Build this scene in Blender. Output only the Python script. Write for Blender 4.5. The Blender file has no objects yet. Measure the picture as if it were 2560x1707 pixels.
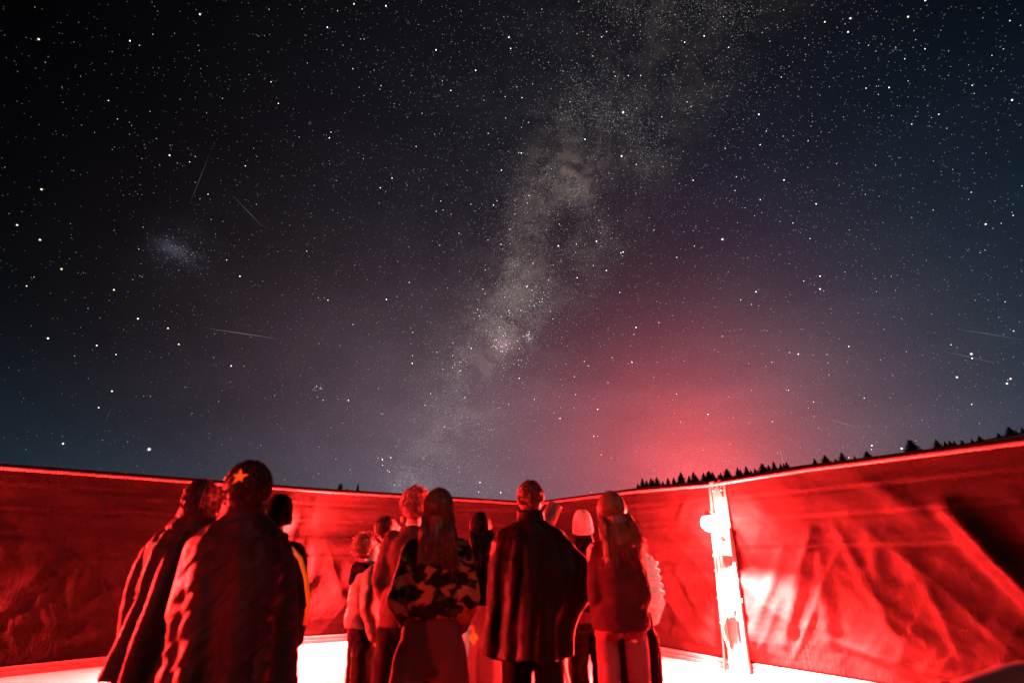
import bpy, math, random
import numpy as np
from mathutils import Vector, Matrix

random.seed(7)
RS = np.random.RandomState(11)
sc = bpy.context.scene
COL = sc.collection
R = math.radians

# ------------------------------------------------------------------ camera
cam_d = bpy.data.cameras.new("camera")
cam = bpy.data.objects.new("camera", cam_d)
COL.objects.link(cam)
cam.location = (0, 0, 1.35)
cam.rotation_euler = (R(90 + 23.5), 0, 0)
cam_d.sensor_width = 36
cam_d.lens = 17.0
cam_d.clip_start = 0.05
cam_d.clip_end = 9000
cam_d.dof.use_dof = True
cam_d.dof.focus_distance = 900
cam_d.dof.aperture_fstop = 1.3
sc.camera = cam

sc.view_settings.view_transform = 'Standard'
sc.view_settings.look = 'None'
sc.view_settings.exposure = 0
sc.view_settings.gamma = 1
sc.view_settings.use_curve_mapping = False
sc.cycles.max_bounces = 6
sc.cycles.diffuse_bounces = 4
sc.cycles.sample_clamp_indirect = 60
sc.cycles.caustics_reflective = False
sc.cycles.caustics_refractive = False

# ------------------------------------------------------------------ node helper
class NT:
    def __init__(self, tree):
        self.t = tree
    def n(self, typ, **kw):
        nd = self.t.nodes.new(typ)
        for k, v in kw.items():
            setattr(nd, k, v)
        return nd
    def link(self, a, b):
        self.t.links.new(a, b)
    def _in(self, sock, v):
        if hasattr(v, 'is_output') or isinstance(v, bpy.types.NodeSocket):
            self.link(v, sock)
        else:
            sock.default_value = v
    def m(self, op, a, b=0.0, c=None, clamp=False):
        nd = self.n('ShaderNodeMath', operation=op)
        nd.use_clamp = clamp
        self._in(nd.inputs[0], a)
        self._in(nd.inputs[1], b)
        if c is not None:
            self._in(nd.inputs[2], c)
        return nd.outputs[0]
    def dot(self, a, vec):
        nd = self.n('ShaderNodeVectorMath', operation='DOT_PRODUCT')
        self._in(nd.inputs[0], a)
        nd.inputs[1].default_value = vec
        return nd.outputs['Value']
    def vscale(self, col, f):
        nd = self.n('ShaderNodeVectorMath', operation='SCALE')
        self._in(nd.inputs[0], col)
        self._in(nd.inputs['Scale'], f)
        return nd.outputs[0]
    def vadd(self, a, b):
        nd = self.n('ShaderNodeVectorMath', operation='ADD')
        self._in(nd.inputs[0], a)
        self._in(nd.inputs[1], b)
        return nd.outputs[0]
    def noise(self, vec, scale, detail=4, rough=.5, dist=0.0):
        nd = self.n('ShaderNodeTexNoise')
        self._in(nd.inputs['Vector'], vec)
        nd.inputs['Scale'].default_value = scale
        nd.inputs['Detail'].default_value = detail
        nd.inputs['Roughness'].default_value = rough
        nd.inputs['Distortion'].default_value = dist
        return nd.outputs['Fac']
    def ramp(self, f, a, b, lo=0.0, hi=1.0):
        nd = self.n('ShaderNodeMapRange')
        nd.interpolation_type = 'SMOOTHSTEP'
        self._in(nd.inputs[0], f)
        nd.inputs[1].default_value = a; nd.inputs[2].default_value = b
        nd.inputs[3].default_value = lo; nd.inputs[4].default_value = hi
        return nd.outputs[0]

# ------------------------------------------------------------------ night sky (world)
W = bpy.data.worlds.new("World"); sc.world = W; W.use_nodes = True
wt = W.node_tree; wt.nodes.clear(); q = NT(wt)
tc = q.n('ShaderNodeTexCoord'); D = tc.outputs['Generated']
sep = q.n('ShaderNodeSeparateXYZ'); q.link(D, sep.inputs[0])
zpos = q.m('MAXIMUM', sep.outputs[2], 0.0)
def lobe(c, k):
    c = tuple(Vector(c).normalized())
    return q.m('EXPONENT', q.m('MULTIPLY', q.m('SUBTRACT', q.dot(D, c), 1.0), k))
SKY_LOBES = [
 ((0.362, 0.925, 0.115), 150, (0.37531, 0.00929, 0.0)),  # red glow centred over the lamp post, put into the sky emission
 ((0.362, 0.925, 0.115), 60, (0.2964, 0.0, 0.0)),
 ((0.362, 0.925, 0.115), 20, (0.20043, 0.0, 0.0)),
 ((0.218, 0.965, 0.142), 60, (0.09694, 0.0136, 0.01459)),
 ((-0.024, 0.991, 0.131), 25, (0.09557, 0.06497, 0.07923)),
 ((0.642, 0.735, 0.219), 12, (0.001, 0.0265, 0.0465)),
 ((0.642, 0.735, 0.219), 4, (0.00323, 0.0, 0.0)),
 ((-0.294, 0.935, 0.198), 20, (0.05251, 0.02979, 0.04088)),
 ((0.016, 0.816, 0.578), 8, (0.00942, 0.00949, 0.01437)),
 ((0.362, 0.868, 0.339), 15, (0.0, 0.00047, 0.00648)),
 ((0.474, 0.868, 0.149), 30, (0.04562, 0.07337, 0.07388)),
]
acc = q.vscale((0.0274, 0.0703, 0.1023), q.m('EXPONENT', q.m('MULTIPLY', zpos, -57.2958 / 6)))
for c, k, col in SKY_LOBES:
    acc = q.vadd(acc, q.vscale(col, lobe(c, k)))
mpn = q.n('ShaderNodeMapping'); mpn.inputs['Scale'].default_value = (1, 1, 2.6); q.link(D, mpn.inputs[0])
acc = q.vscale(acc, q.ramp(q.noise(mpn.outputs[0], 2.4, 5, .55, .5), .25, .75, .86, 1.14))
# milky way: two branches of a band round the sky, broken by dust
L1 = (-0.9098, -0.2118, 0.357); L2 = (-0.8586, -0.1773, 0.4811)
def gauss(v, s):
    return q.m('EXPONENT', q.m('MULTIPLY', q.m('MULTIPLY', v, v), -1.0 / (2 * s * s)))
n_big = q.noise(D, 5.5, 6, .6, .4)
n_mid = q.noise(D, 14, 7, .62, .8)
wob = q.m('MULTIPLY', q.m('SUBTRACT', n_big, 0.5), 0.10)
d1 = q.m('ADD', q.dot(D, L1), wob)
d2 = q.m('ADD', q.dot(D, L2), wob)
b1 = gauss(d1, .043); b2 = gauss(d2, .05)
b1w = gauss(d1, .14)
clump = q.ramp(n_mid, .34, .66, .18, 1.2)
fade = q.m('SUBTRACT', 1.0, q.m('MULTIPLY', lobe((-0.1448, 0.9645, 0.2207), 30), .55))
band = q.m('ADD', q.m('MULTIPLY', b1, .85), q.m('MULTIPLY', b2, .30))
band = q.m('MULTIPLY', q.m('MULTIPLY', band, clump), fade)
for c, k, a in [((0.1169, 0.7386, 0.664), 1200, .8), ((-0.0182, 0.919, 0.3937), 700, .7), ((0.0404, 0.8450, 0.5380), 500, .35)]:
    band = q.m('ADD', band, q.m('MULTIPLY', q.m('MULTIPLY', lobe(c, k), clump), a))
dust = 1.0
for c, k, a in [((0.1079, 0.7925, 0.6003), 1500, .85), ((0.085, 0.806, 0.586), 2500, .6), ((0.1581, 0.6094, 0.777), 700, .8), ((0.145, 0.66, 0.737), 900, .55), ((-0.0736, 0.853, 0.5166), 900, .6), ((0.205, 0.47, 0.858), 40, .75)]:
    dust = q.m('MULTIPLY', dust, q.m('SUBTRACT', 1.0, q.m('MULTIPLY', lobe(c, k), a)))
rid = q.m('ABSOLUTE', q.m('SUBTRACT', q.noise(D, 8.5, 5, .6, 1.2), .5))
lanes = q.ramp(rid, .0, .085, .42, 1.0)
band = q.m('MULTIPLY', q.m('MULTIPLY', band, dust), lanes)
mw = q.vscale((0.074, 0.054, 0.042), band)
mw = q.vadd(mw, q.vscale((0.006, 0.006, 0.007), q.m('MULTIPLY', b1w, clump)))
lm = q.noise(D, 26, 6, .65, .6)
lmc = q.m('MULTIPLY', lobe((-0.5573, 0.6893, 0.4629), 900), .28)
for c, k, a in (((-0.5782, 0.6700, 0.4655), 9000, .35), ((-0.5700, 0.6775, 0.4650), 12000, .6), ((-0.5610, 0.6855, 0.4640), 14000, .8), ((-0.5520, 0.6945, 0.4615), 16000, .7), ((-0.5440, 0.7030, 0.4585), 16000, .45), ((-0.5440, 0.7100, 0.4480), 30000, .4)):
    lmc = q.m('ADD', lmc, q.m('MULTIPLY', lobe(c, k), a))
lmc = q.m('MULTIPLY', lmc, q.ramp(lm, .3, .7, .2, 1.2))
mw = q.vadd(mw, q.vscale((0.026, 0.026, 0.035), lmc))
mw = q.vadd(mw, q.vscale((0.16, 0.07, 0.13), lobe((-0.0182, 0.919, 0.3937), 22000)))
mw = q.vadd(mw, q.vscale((0.05, 0.06, 0.08), lobe((0.0347, 0.9127, 0.4072), 30000)))
dk = q.m('SUBTRACT', 1.0, q.m('MULTIPLY', lobe((0.1079, 0.7925, 0.6003), 1500), .30))
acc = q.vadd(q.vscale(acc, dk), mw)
grain = q.ramp(q.noise(D, 420, 2, .7), .3, .7, .88, 1.12)
acc = q.vscale(acc, grain)
up = q.ramp(sep.outputs[2], -.06, .0, .02, 1.0)
acc = q.vscale(acc, up)
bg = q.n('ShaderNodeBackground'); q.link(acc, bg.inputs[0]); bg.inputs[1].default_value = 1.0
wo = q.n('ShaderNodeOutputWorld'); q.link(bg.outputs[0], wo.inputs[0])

# faint moonlight from behind the camera
sl = bpy.data.lights.new("moon", 'SUN'); sl.energy = 0.55; sl.angle = R(0.5); sl.color = (1.0, .93, .84)
so = bpy.data.objects.new("moon", sl); COL.objects.link(so)
so.rotation_euler = Vector((-.35, 1.0, -.75)).to_track_quat('-Z', 'Y').to_euler()

# ------------------------------------------------------------------ materials
def mat(name, col, rough=.7, metal=0.0, bump=None, var=0.0, spec=.5, vscale=3.0, sheen=0.0, coat=0.0):
    m = bpy.data.materials.new(name); m.use_nodes = True
    t = m.node_tree; k = NT(t); b = t.nodes['Principled BSDF']
    b.inputs['Base Color'].default_value = (*col, 1)
    b.inputs['Roughness'].default_value = rough
    b.inputs['Metallic'].default_value = metal
    b.inputs['Specular IOR Level'].default_value = spec
    if sheen: b.inputs['Sheen Weight'].default_value = sheen
    if coat: b.inputs['Coat Weight'].default_value = coat
    c = k.n('ShaderNodeTexCoord').outputs['Object']
    if var:
        f = k.ramp(k.noise(c, vscale, 5, .6), .25, .75, 1 - var, 1 + var)
        k.link(k.vscale(tuple(col), f), b.inputs['Base Color'])
        k.link(k.ramp(k.noise(c, vscale * 2.3, 4), .3, .7, max(.05, rough - .12), min(1, rough + .12)), b.inputs['Roughness'])
    if bump:
        sc_, st_ = bump
        bp = k.n('ShaderNodeBump'); bp.inputs['Strength'].default_value = st_; bp.inputs['Distance'].default_value = .01
        k.link(k.noise(c, sc_, 5, .6), bp.inputs['Height']); k.link(bp.outputs[0], b.inputs['Normal'])
    return m

M = {}
M['black_nylon'] = mat('black_nylon', (.0035, .0028, .003), .5, spec=.03, bump=(60, .25), var=.3)
M['quilted_nylon'] = mat('quilted_nylon', (.011, .007, .008), .5, spec=.04, bump=(45, .35), var=.3)
M['dark_cloth'] = mat('dark_cloth', (.0035, .003, .0033), .85, spec=.02, bump=(120, .3), var=.3)
M['coat_wool'] = mat('coat_wool', (.024, .009, .011), .9, bump=(160, .4), var=.25, spec=.02)
M['denim'] = mat('denim', (.085, .035, .042), .85, spec=.05, bump=(200, .3), var=.3)
M['brown_trousers'] = mat('brown_trousers', (.030, .012, .012), .85, spec=.02, bump=(140, .3), var=.25)
M['pale_trousers'] = mat('pale_trousers', (.62, .50, .52), .8, bump=(90, .3), var=.08)
M['olive_jacket'] = mat('olive_jacket', (.034, .031, .020), .75, bump=(80, .35), var=.2)
M['pale_jacket'] = mat('pale_jacket', (.85, .83, .80), .6, bump=(60, .3), var=.06)
M['grey_jacket'] = mat('grey_jacket', (.03, .015, .017), .8, spec=.04, bump=(90, .4), var=.35)
M['skin'] = mat('skin', (.36, .21, .17), .55, bump=(180, .1), var=.08)
M['dark_hair'] = mat('dark_hair', (.012, .007, .006), .45, spec=.1, var=.4, vscale=30)
M['brown_hair'] = mat('brown_hair', (.030, .016, .011), .42, spec=.15, var=.4, vscale=30)
M['fair_hair'] = mat('fair_hair', (.065, .038, .026), .42, spec=.2, var=.3, vscale=30)
M['curly_hair'] = mat('curly_hair', (.11, .055, .05), .5, spec=.15, var=.4, vscale=30)
M['pale_knit'] = mat('pale_knit', (.34, .22, .22), .95, bump=(70, .8), var=.12)
M['black_knit'] = mat('black_knit', (.002, .002, .002), .95, spec=.01, bump=(70, .8), var=.2)
M['yellow'] = mat('yellow', (.55, .42, .02), .5, var=.1)
M['white_plastic'] = mat('white_plastic', (.06, .058, .055), .4, var=.05)
M['shoe'] = mat('shoe', (.02, .02, .02), .5, bump=(60, .2))
M['sole'] = mat('sole', (.25, .24, .22), .8)
M['eye'] = mat('eye', (.55, .53, .5), .2)
M['steel'] = mat('steel', (.42, .40, .38), .35, metal=.6, var=.15, vscale=8)
M['black_metal'] = mat('black_metal', (.015, .015, .016), .5, metal=.2, var=.2, vscale=12)
M['post_paint'] = mat('post_paint', (.026, .025, .022), .6, bump=(30, .3), var=.12, vscale=6)
M['floor'] = mat('floor', (.16, .157, .15), .6, spec=.2, bump=(90, .25), var=.06, vscale=1.5)
M['ground'] = mat('ground', (.05, .055, .03), .95, bump=(3, .5), var=.4, vscale=.2)
M['tube_grey'] = mat('tube_grey', (.03, .03, .03), .45, spec=.1, var=.15, vscale=6)
M['tube_black'] = mat('tube_black', (.03, .03, .032), .45, var=.2, vscale=6)
M['needles'] = mat('needles', (.035, .055, .025), .9, var=.35, vscale=.8)
M['bark'] = mat('bark', (.06, .045, .035), .9, bump=(8, .5), var=.3)

def camo_mat():
    m = mat('camouflage', (.02, .015, .015), .85, spec=.02, bump=(110, .3))
    t = m.node_tree; k = NT(t); b = t.nodes['Principled BSDF']
    tcn = k.n('ShaderNodeTexCoord'); mp = k.n('ShaderNodeMapping'); mp.inputs['Scale'].default_value = (5.5, 5.5, 10.5)
    k.link(tcn.outputs['Object'], mp.inputs[0])
    n1 = k.noise(mp.outputs[0], 1.5, 3, .55, .5)
    f1 = k.ramp(n1, .535, .55)
    mp2 = k.n('ShaderNodeMapping'); mp2.inputs['Scale'].default_value = (5, 5, 9); mp2.inputs['Location'].default_value = (7, 3, 2)
    k.link(tcn.outputs['Object'], mp2.inputs[0])
    f2 = k.ramp(k.noise(mp2.outputs[0], 1.3, 3, .55, .6), .56, .575)
    c = k.vadd(k.vadd((.004, .003, .0035), k.vscale((.085, .034, .02), f1)), k.vscale((.012, .016, .002), f2))
    k.link(c, b.inputs['Base Color'])
    return m
M['camo'] = camo_mat()

def stripe_mat():
    m = mat('striped_knit', (.03, .02, .02), .9, spec=.02, bump=(80, .4))
    t = m.node_tree; k = NT(t); b = t.nodes['Principled BSDF']
    s = k.n('ShaderNodeSeparateXYZ'); k.link(k.n('ShaderNodeTexCoord').outputs['Object'], s.inputs[0])
    w = k.m('SINE', k.m('MULTIPLY', s.outputs[2], 38.0))
    f = k.ramp(w, -.2, .2)
    k.link(k.vadd((.006, .004, .0045), k.vscale((.035, .013, .014), f)), b.inputs['Base Color'])
    return m
M['stripes'] = stripe_mat()

def tarp_mat():
    m = mat('tarpaulin', (.0032, .0029, .0030), .5, spec=.008)
    t = m.node_tree; k = NT(t); b = t.nodes['Principled BSDF']
    tcn = k.n('ShaderNodeTexCoord'); o = tcn.outputs['UV']   # u along the wall in metres, v height
    mp = k.n('ShaderNodeMapping'); mp.inputs['Rotation'].default_value = (0, 0, R(38)); mp.inputs['Scale'].default_value = (22, 3.2, 1)
    k.link(o, mp.inputs[0])
    wr = k.noise(mp.outputs[0], 1.3, 4, .55, .6)
    sp = k.n('ShaderNodeSeparateXYZ'); k.link(o, sp.inputs[0])
    low = k.ramp(sp.outputs[1], .35, 1.6, 1.0, .12)
    patch = k.ramp(k.noise(o, 1.6, 3), .42, .62)
    hgt = k.m('MULTIPLY', k.m('MULTIPLY', wr, low), patch)
    hgt = k.m('ADD', hgt, k.m('MULTIPLY', k.noise(o, 9, 5, .6), .5))
    hgt = k.m('ADD', hgt, k.m('MULTIPLY', k.noise(o, 160, 2, .6), .03))
    bp = k.n('ShaderNodeBump'); bp.inputs['Strength'].default_value = .6; bp.inputs['Distance'].default_value = .022
    k.link(hgt, bp.inputs['Height']); k.link(bp.outputs[0], b.inputs['Normal'])
    mp3 = k.n('ShaderNodeMapping'); mp3.inputs['Scale'].default_value = (.5, 2.5, 1); k.link(o, mp3.inputs[0])
    dirt = k.ramp(k.noise(mp3.outputs[0], 2.2, 6, .65), .3, .72, .62, 1.25)
    k.link(k.vscale((.0032, .0029, .0030), dirt), b.inputs['Base Color'])
    b.inputs['Roughness'].default_value = .52
    return m
M['tarp'] = tarp_mat()
M['tarp_dark'] = mat('tarp_dark', (.002, .0015, .0015), .8, spec=.01, bump=(60, .3), var=.3)
M['rail'] = mat('rail', (.045, .04, .04), .4, metal=.1, spec=.3, var=.2, vscale=5)

LAMP = 70000.0
def emis(name, col, s):
    m = bpy.data.materials.new(name); m.use_nodes = True
    t = m.node_tree; t.nodes.clear(); k = NT(t)
    e = k.n('ShaderNodeEmission'); e.inputs[0].default_value = (*col, 1); e.inputs[1].default_value = s
    o = k.n('ShaderNodeOutputMaterial'); k.link(e.outputs[0], o.inputs[0])
    return m
RED = (1.0, .0195, .0175)
M['bulb'] = emis('lamp_glow', RED, LAMP)
M['bulb_mid'] = emis('lamp_glow_mid', RED, LAMP * .7)
M['bulb_rear'] = emis('lamp_glow_rear', RED, LAMP * .18)
M['bulb_dim'] = emis('lamp_glow_dim', RED, LAMP * .4)

# ------------------------------------------------------------------ mesh helpers
def mk(name, me, m=None, parent=None, smooth=True):
    o = bpy.data.objects.new(name, me); COL.objects.link(o)
    if m is not None:
        me.materials.clear(); me.materials.append(m)
    if smooth:
        me.shade_smooth()
    if parent is not None: o.parent = parent
    return o
def thing(name, label, cat, loc=(0, 0, 0), rz=0.0, group=None):
    o = bpy.data.objects.new(name, None); COL.objects.link(o)
    o.location = loc; o.rotation_euler = (0, 0, rz); o.empty_display_size = .2
    o['label'] = label; o['category'] = cat
    if group: o['group'] = group
    return o

class G:
    """collects closed solids"""
    def __init__(s): s.v = []; s.f = []
    def add(s, v, f):
        b = len(s.v); s.v += [tuple(map(float, p)) for p in v]; s.f += [tuple(i + b for i in q_) for q_ in f]; return s
    def loft(s, rings, closed_ends=True):
        n = len(rings[0]); v = [p for r_ in rings for p in r_]; f = []
        for i in range(len(rings) - 1):
            for j in range(n):
                a = i * n + j; b = i * n + (j + 1) % n
                f.append((a, b, b + n, a + n))
        if closed_ends:
            f.append(tuple(range(n - 1, -1, -1))); k = (len(rings) - 1) * n; f.append(tuple(range(k, k + n)))
        return s.add(v, f)
    def tube(s, pts, rad, n=8, ends=True, flat=1.0):
        pts = [Vector(p) for p in pts]; rings = []
        ref = None
        for i, p in enumerate(pts):
            d = (pts[min(i + 1, len(pts) - 1)] - pts[max(i - 1, 0)])
            if d.length < 1e-9: d = Vector((0, 0, 1))
            d.normalize()
            if ref is None:
                ref = d.orthogonal().normalized()
            x = (ref - d * ref.dot(d))
            x = x.normalized() if x.length > 1e-6 else d.orthogonal().normalized()
            ref = x; y = d.cross(x)
            r_ = rad[i] if hasattr(rad, '__len__') else rad
            rings.append([p + x * (r_ * math.cos(2 * math.pi * k / n)) + y * (r_ * flat * math.sin(2 * math.pi * k / n)) for k in range(n)])
        return s.loft(rings, ends)
    def cap(s, a, b, ra, rb, n=14):
        a = Vector(a); b = Vector(b); d = (b - a).normalized() if (b - a).length > 1e-6 else Vector((0, 0, 1))
        pts = []; rad = []
        for k in range(4):
            t = math.pi / 2 * (1 - k / 4.0)
            pts.append(a - d * ra * math.sin(t)); rad.append(max(ra * math.cos(t), ra * .02))
        pts += [a, b]; rad += [ra, rb]
        for k in range(1, 5):
            t = math.pi / 2 * k / 4.0
            pts.append(b + d * rb * math.sin(t)); rad.append(max(rb * math.cos(t), rb * .02))
        return s.tube(pts, rad, n)
    def chain(s, pts, rads, n=14):
        for i in range(len(pts) - 1): s.cap(pts[i], pts[i + 1], rads[i], rads[i + 1], n)
        return s
    def ell(s, c, r_, rot=None, nu=16, nv=10):
        rings = []
        for i in range(nv + 1):
            t = math.pi * (i / nv) ; t = min(max(t, .04), math.pi - .04)
            ring = []
            for j in range(nu):
                a = 2 * math.pi * j / nu
                p = Vector((r_[0] * math.sin(t) * math.cos(a), r_[1] * math.sin(t) * math.sin(a), -r_[2] * math.cos(t)))
                if rot is not None: p = rot @ p
                ring.append(p + Vector(c))
            rings.append(ring)
        return s.loft(rings)
    def prof(s, table, n=28, p=2.0):
        """table rows: (cx, cy, z, rx, ry)"""
        rings = []
        for cx, cy, z, rx, ry in table:
            ring = []
            for j in range(n):
                a = 2 * math.pi * j / n; c_, s_ = math.cos(a), math.sin(a)
                e = 2.0 / p
                ring.append((cx + rx * math.copysign(abs(c_) ** e, c_), cy + ry * math.copysign(abs(s_) ** e, s_), z))
            rings.append(ring)
        return s.loft(rings)
    def box(s, a, b):
        x0, y0, z0 = a; x1, y1, z1 = b
        v = [(x0, y0, z0), (x1, y0, z0), (x1, y1, z0), (x0, y1, z0), (x0, y0, z1), (x1, y0, z1), (x1, y1, z1), (x0, y1, z1)]
        return s.add(v, [(3, 2, 1, 0), (4, 5, 6, 7), (0, 1, 5, 4), (1, 2, 6, 5), (2, 3, 7, 6), (3, 0, 4, 7)])
    def mesh(s, name):
        me = bpy.data.meshes.new(name); me.from_pydata(s.v, [], s.f); me.update(); return me
    def xf(s, fn):
        s.v = [tuple(fn(Vector(p))) for p in s.v]; return s

def beveled_box(name, a, b, m, parent, bev=.006):
    me = G().box(a, b).mesh(name)
    o = mk(name, me, m, parent, smooth=False)
    md = o.modifiers.new('bevel', 'BEVEL'); md.width = bev; md.segments = 2
    return o

# value noise, vectorised
def _h(ix, iy, iz, seed):
    n = (ix * 374761393 + iy * 668265263 + iz * 2147483647 + seed * 1274126177) & 0xffffffff
    n = ((n ^ (n >> 13)) * 1274126177) & 0xffffffff
    return ((n ^ (n >> 16)) & 0xffff) / 65535.0
def vnoise(P, seed=0):
    P = np.asarray(P, float); I = np.floor(P).astype(np.int64); F = P - I; F = F * F * (3 - 2 * F)
    r_ = 0
    for dx in (0, 1):
        for dy in (0, 1):
            for dz in (0, 1):
                w = (F[:, 0] if dx else 1 - F[:, 0]) * (F[:, 1] if dy else 1 - F[:, 1]) * (F[:, 2] if dz else 1 - F[:, 2])
                r_ = r_ + w * _h(I[:, 0] + dx, I[:, 1] + dy, I[:, 2] + dz, seed)
    return r_
def fbm(P, seed=0, oct=3):
    a = 1; s = 0; t = 0
    for i in range(oct):
        s = s + a * vnoise(P * 2 ** i, seed + i); t += a; a *= .5
    return s / t

def wrinkle(me, amp, freq, seed=0, ridge=False, oct=3, rot=0.0):
    n = len(me.vertices)
    co = np.empty(n * 3); me.vertices.foreach_get('co', co); co = co.reshape(-1, 3)
    no = np.empty(n * 3); me.vertices.foreach_get('normal', no); no = no.reshape(-1, 3)
    p = co.copy()
    if rot:
        c, s = math.cos(rot), math.sin(rot)
        p = np.stack([co[:, 0] * c + co[:, 2] * s, co[:, 1], -co[:, 0] * s + co[:, 2] * c], 1)
    f = fbm(p * np.array(freq) + 31.7, seed, oct)
    f = (1 - np.abs(f - .5) * 4) if ridge else (f - .5) * 2
    co = co + no * (f * amp)[:, None]
    me.vertices.foreach_set('co', co.ravel()); me.update()

def remesh(g, name, vox=.012, smooth=4):
    me = g.mesh(name + '_src'); o = bpy.data.objects.new('tmp', me); COL.objects.link(o)
    r_ = o.modifiers.new('r', 'REMESH'); r_.mode = 'VOXEL'; r_.voxel_size = vox
    if smooth:
        s_ = o.modifiers.new('s', 'SMOOTH'); s_.factor = .5; s_.iterations = smooth
    dg = bpy.context.evaluated_depsgraph_get()
    out = bpy.data.meshes.new_from_object(o.evaluated_get(dg)); out.name = name
    bpy.data.objects.remove(o, do_unlink=True); bpy.data.meshes.remove(me)
    return out

# ------------------------------------------------------------------ terrain and ground
def ridge_tan(az):
    xs = [-180, -90, -60, -30, -22, -12, 8, 14, 20, 26, 30, 35, 39, 42.7, 44.5, 47, 50, 60, 90, 180]
    ys = [.06, .06, .07, .085, .092, .085, .09, .111, .122, .132, .140, .142, .146, .1505, .1545, .1605, .168, .178, .10, .06]
    return float(np.interp(az, xs, ys))
def terrain_z(x, y):
    r_ = math.hypot(x, y); az = math.degrees(math.atan2(x, y)); R0, R1 = 28.0, 100.0
    hr = 1.35 + ridge_tan(az) * R1 + .3
    bump = .5 * math.sin(x * .31 + 1) * math.cos(y * .27) + .3 * math.sin(x * .83) * math.sin(y * .71 + 2)
    if r_ < R0: return -.3
    if r_ < R1: t = (r_ - R0) / (R1 - R0); return -.3 + hr * t + bump * t * .35 - .15 * t
    t = min(1, (r_ - R1) / 500.0); return (hr - .3) * (1 - t * t * (3 - 2 * t)) - .3 * t + bump * .35 * (1 - t) - .15 * (1 - t)
vs, fs = [], []
azs = np.arange(0, 360, 1.25); rs = [14, 20, 28, 40, 55, 70, 82, 92, 97, 100, 104, 112, 130, 170, 250, 400, 600]
for r_ in rs:
    for a in azs:
        x, y = r_ * math.sin(R(a)), r_ * math.cos(R(a)); vs.append((x, y, terrain_z(x, y)))
na = len(azs)
for i in range(len(rs) - 1):
    for j in range(na):
        a = i * na + j; b = i * na + (j + 1) % na
        fs.append((a, a + na, b + na, b))
vs.append((0, 0, -.3)); c0 = len(vs) - 1
for j in range(na): fs.append((j, (j + 1) % na, c0))
me = bpy.data.meshes.new('hillside'); me.from_pydata(vs, [], fs); me.update()
o = mk('hillside', me, M['ground']); o['kind'] = 'structure'
me = bpy.data.meshes.new('ground'); g_ = 4000
me.from_pydata([(-g_, -g_, -.6), (g_, -g_, -.6), (g_, g_, -.6), (-g_, g_, -.6)], [], [(0, 1, 2, 3)])
o = mk('ground', me, M['ground'], smooth=False); o['kind'] = 'structure'

# ------------------------------------------------------------------ stars

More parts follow.
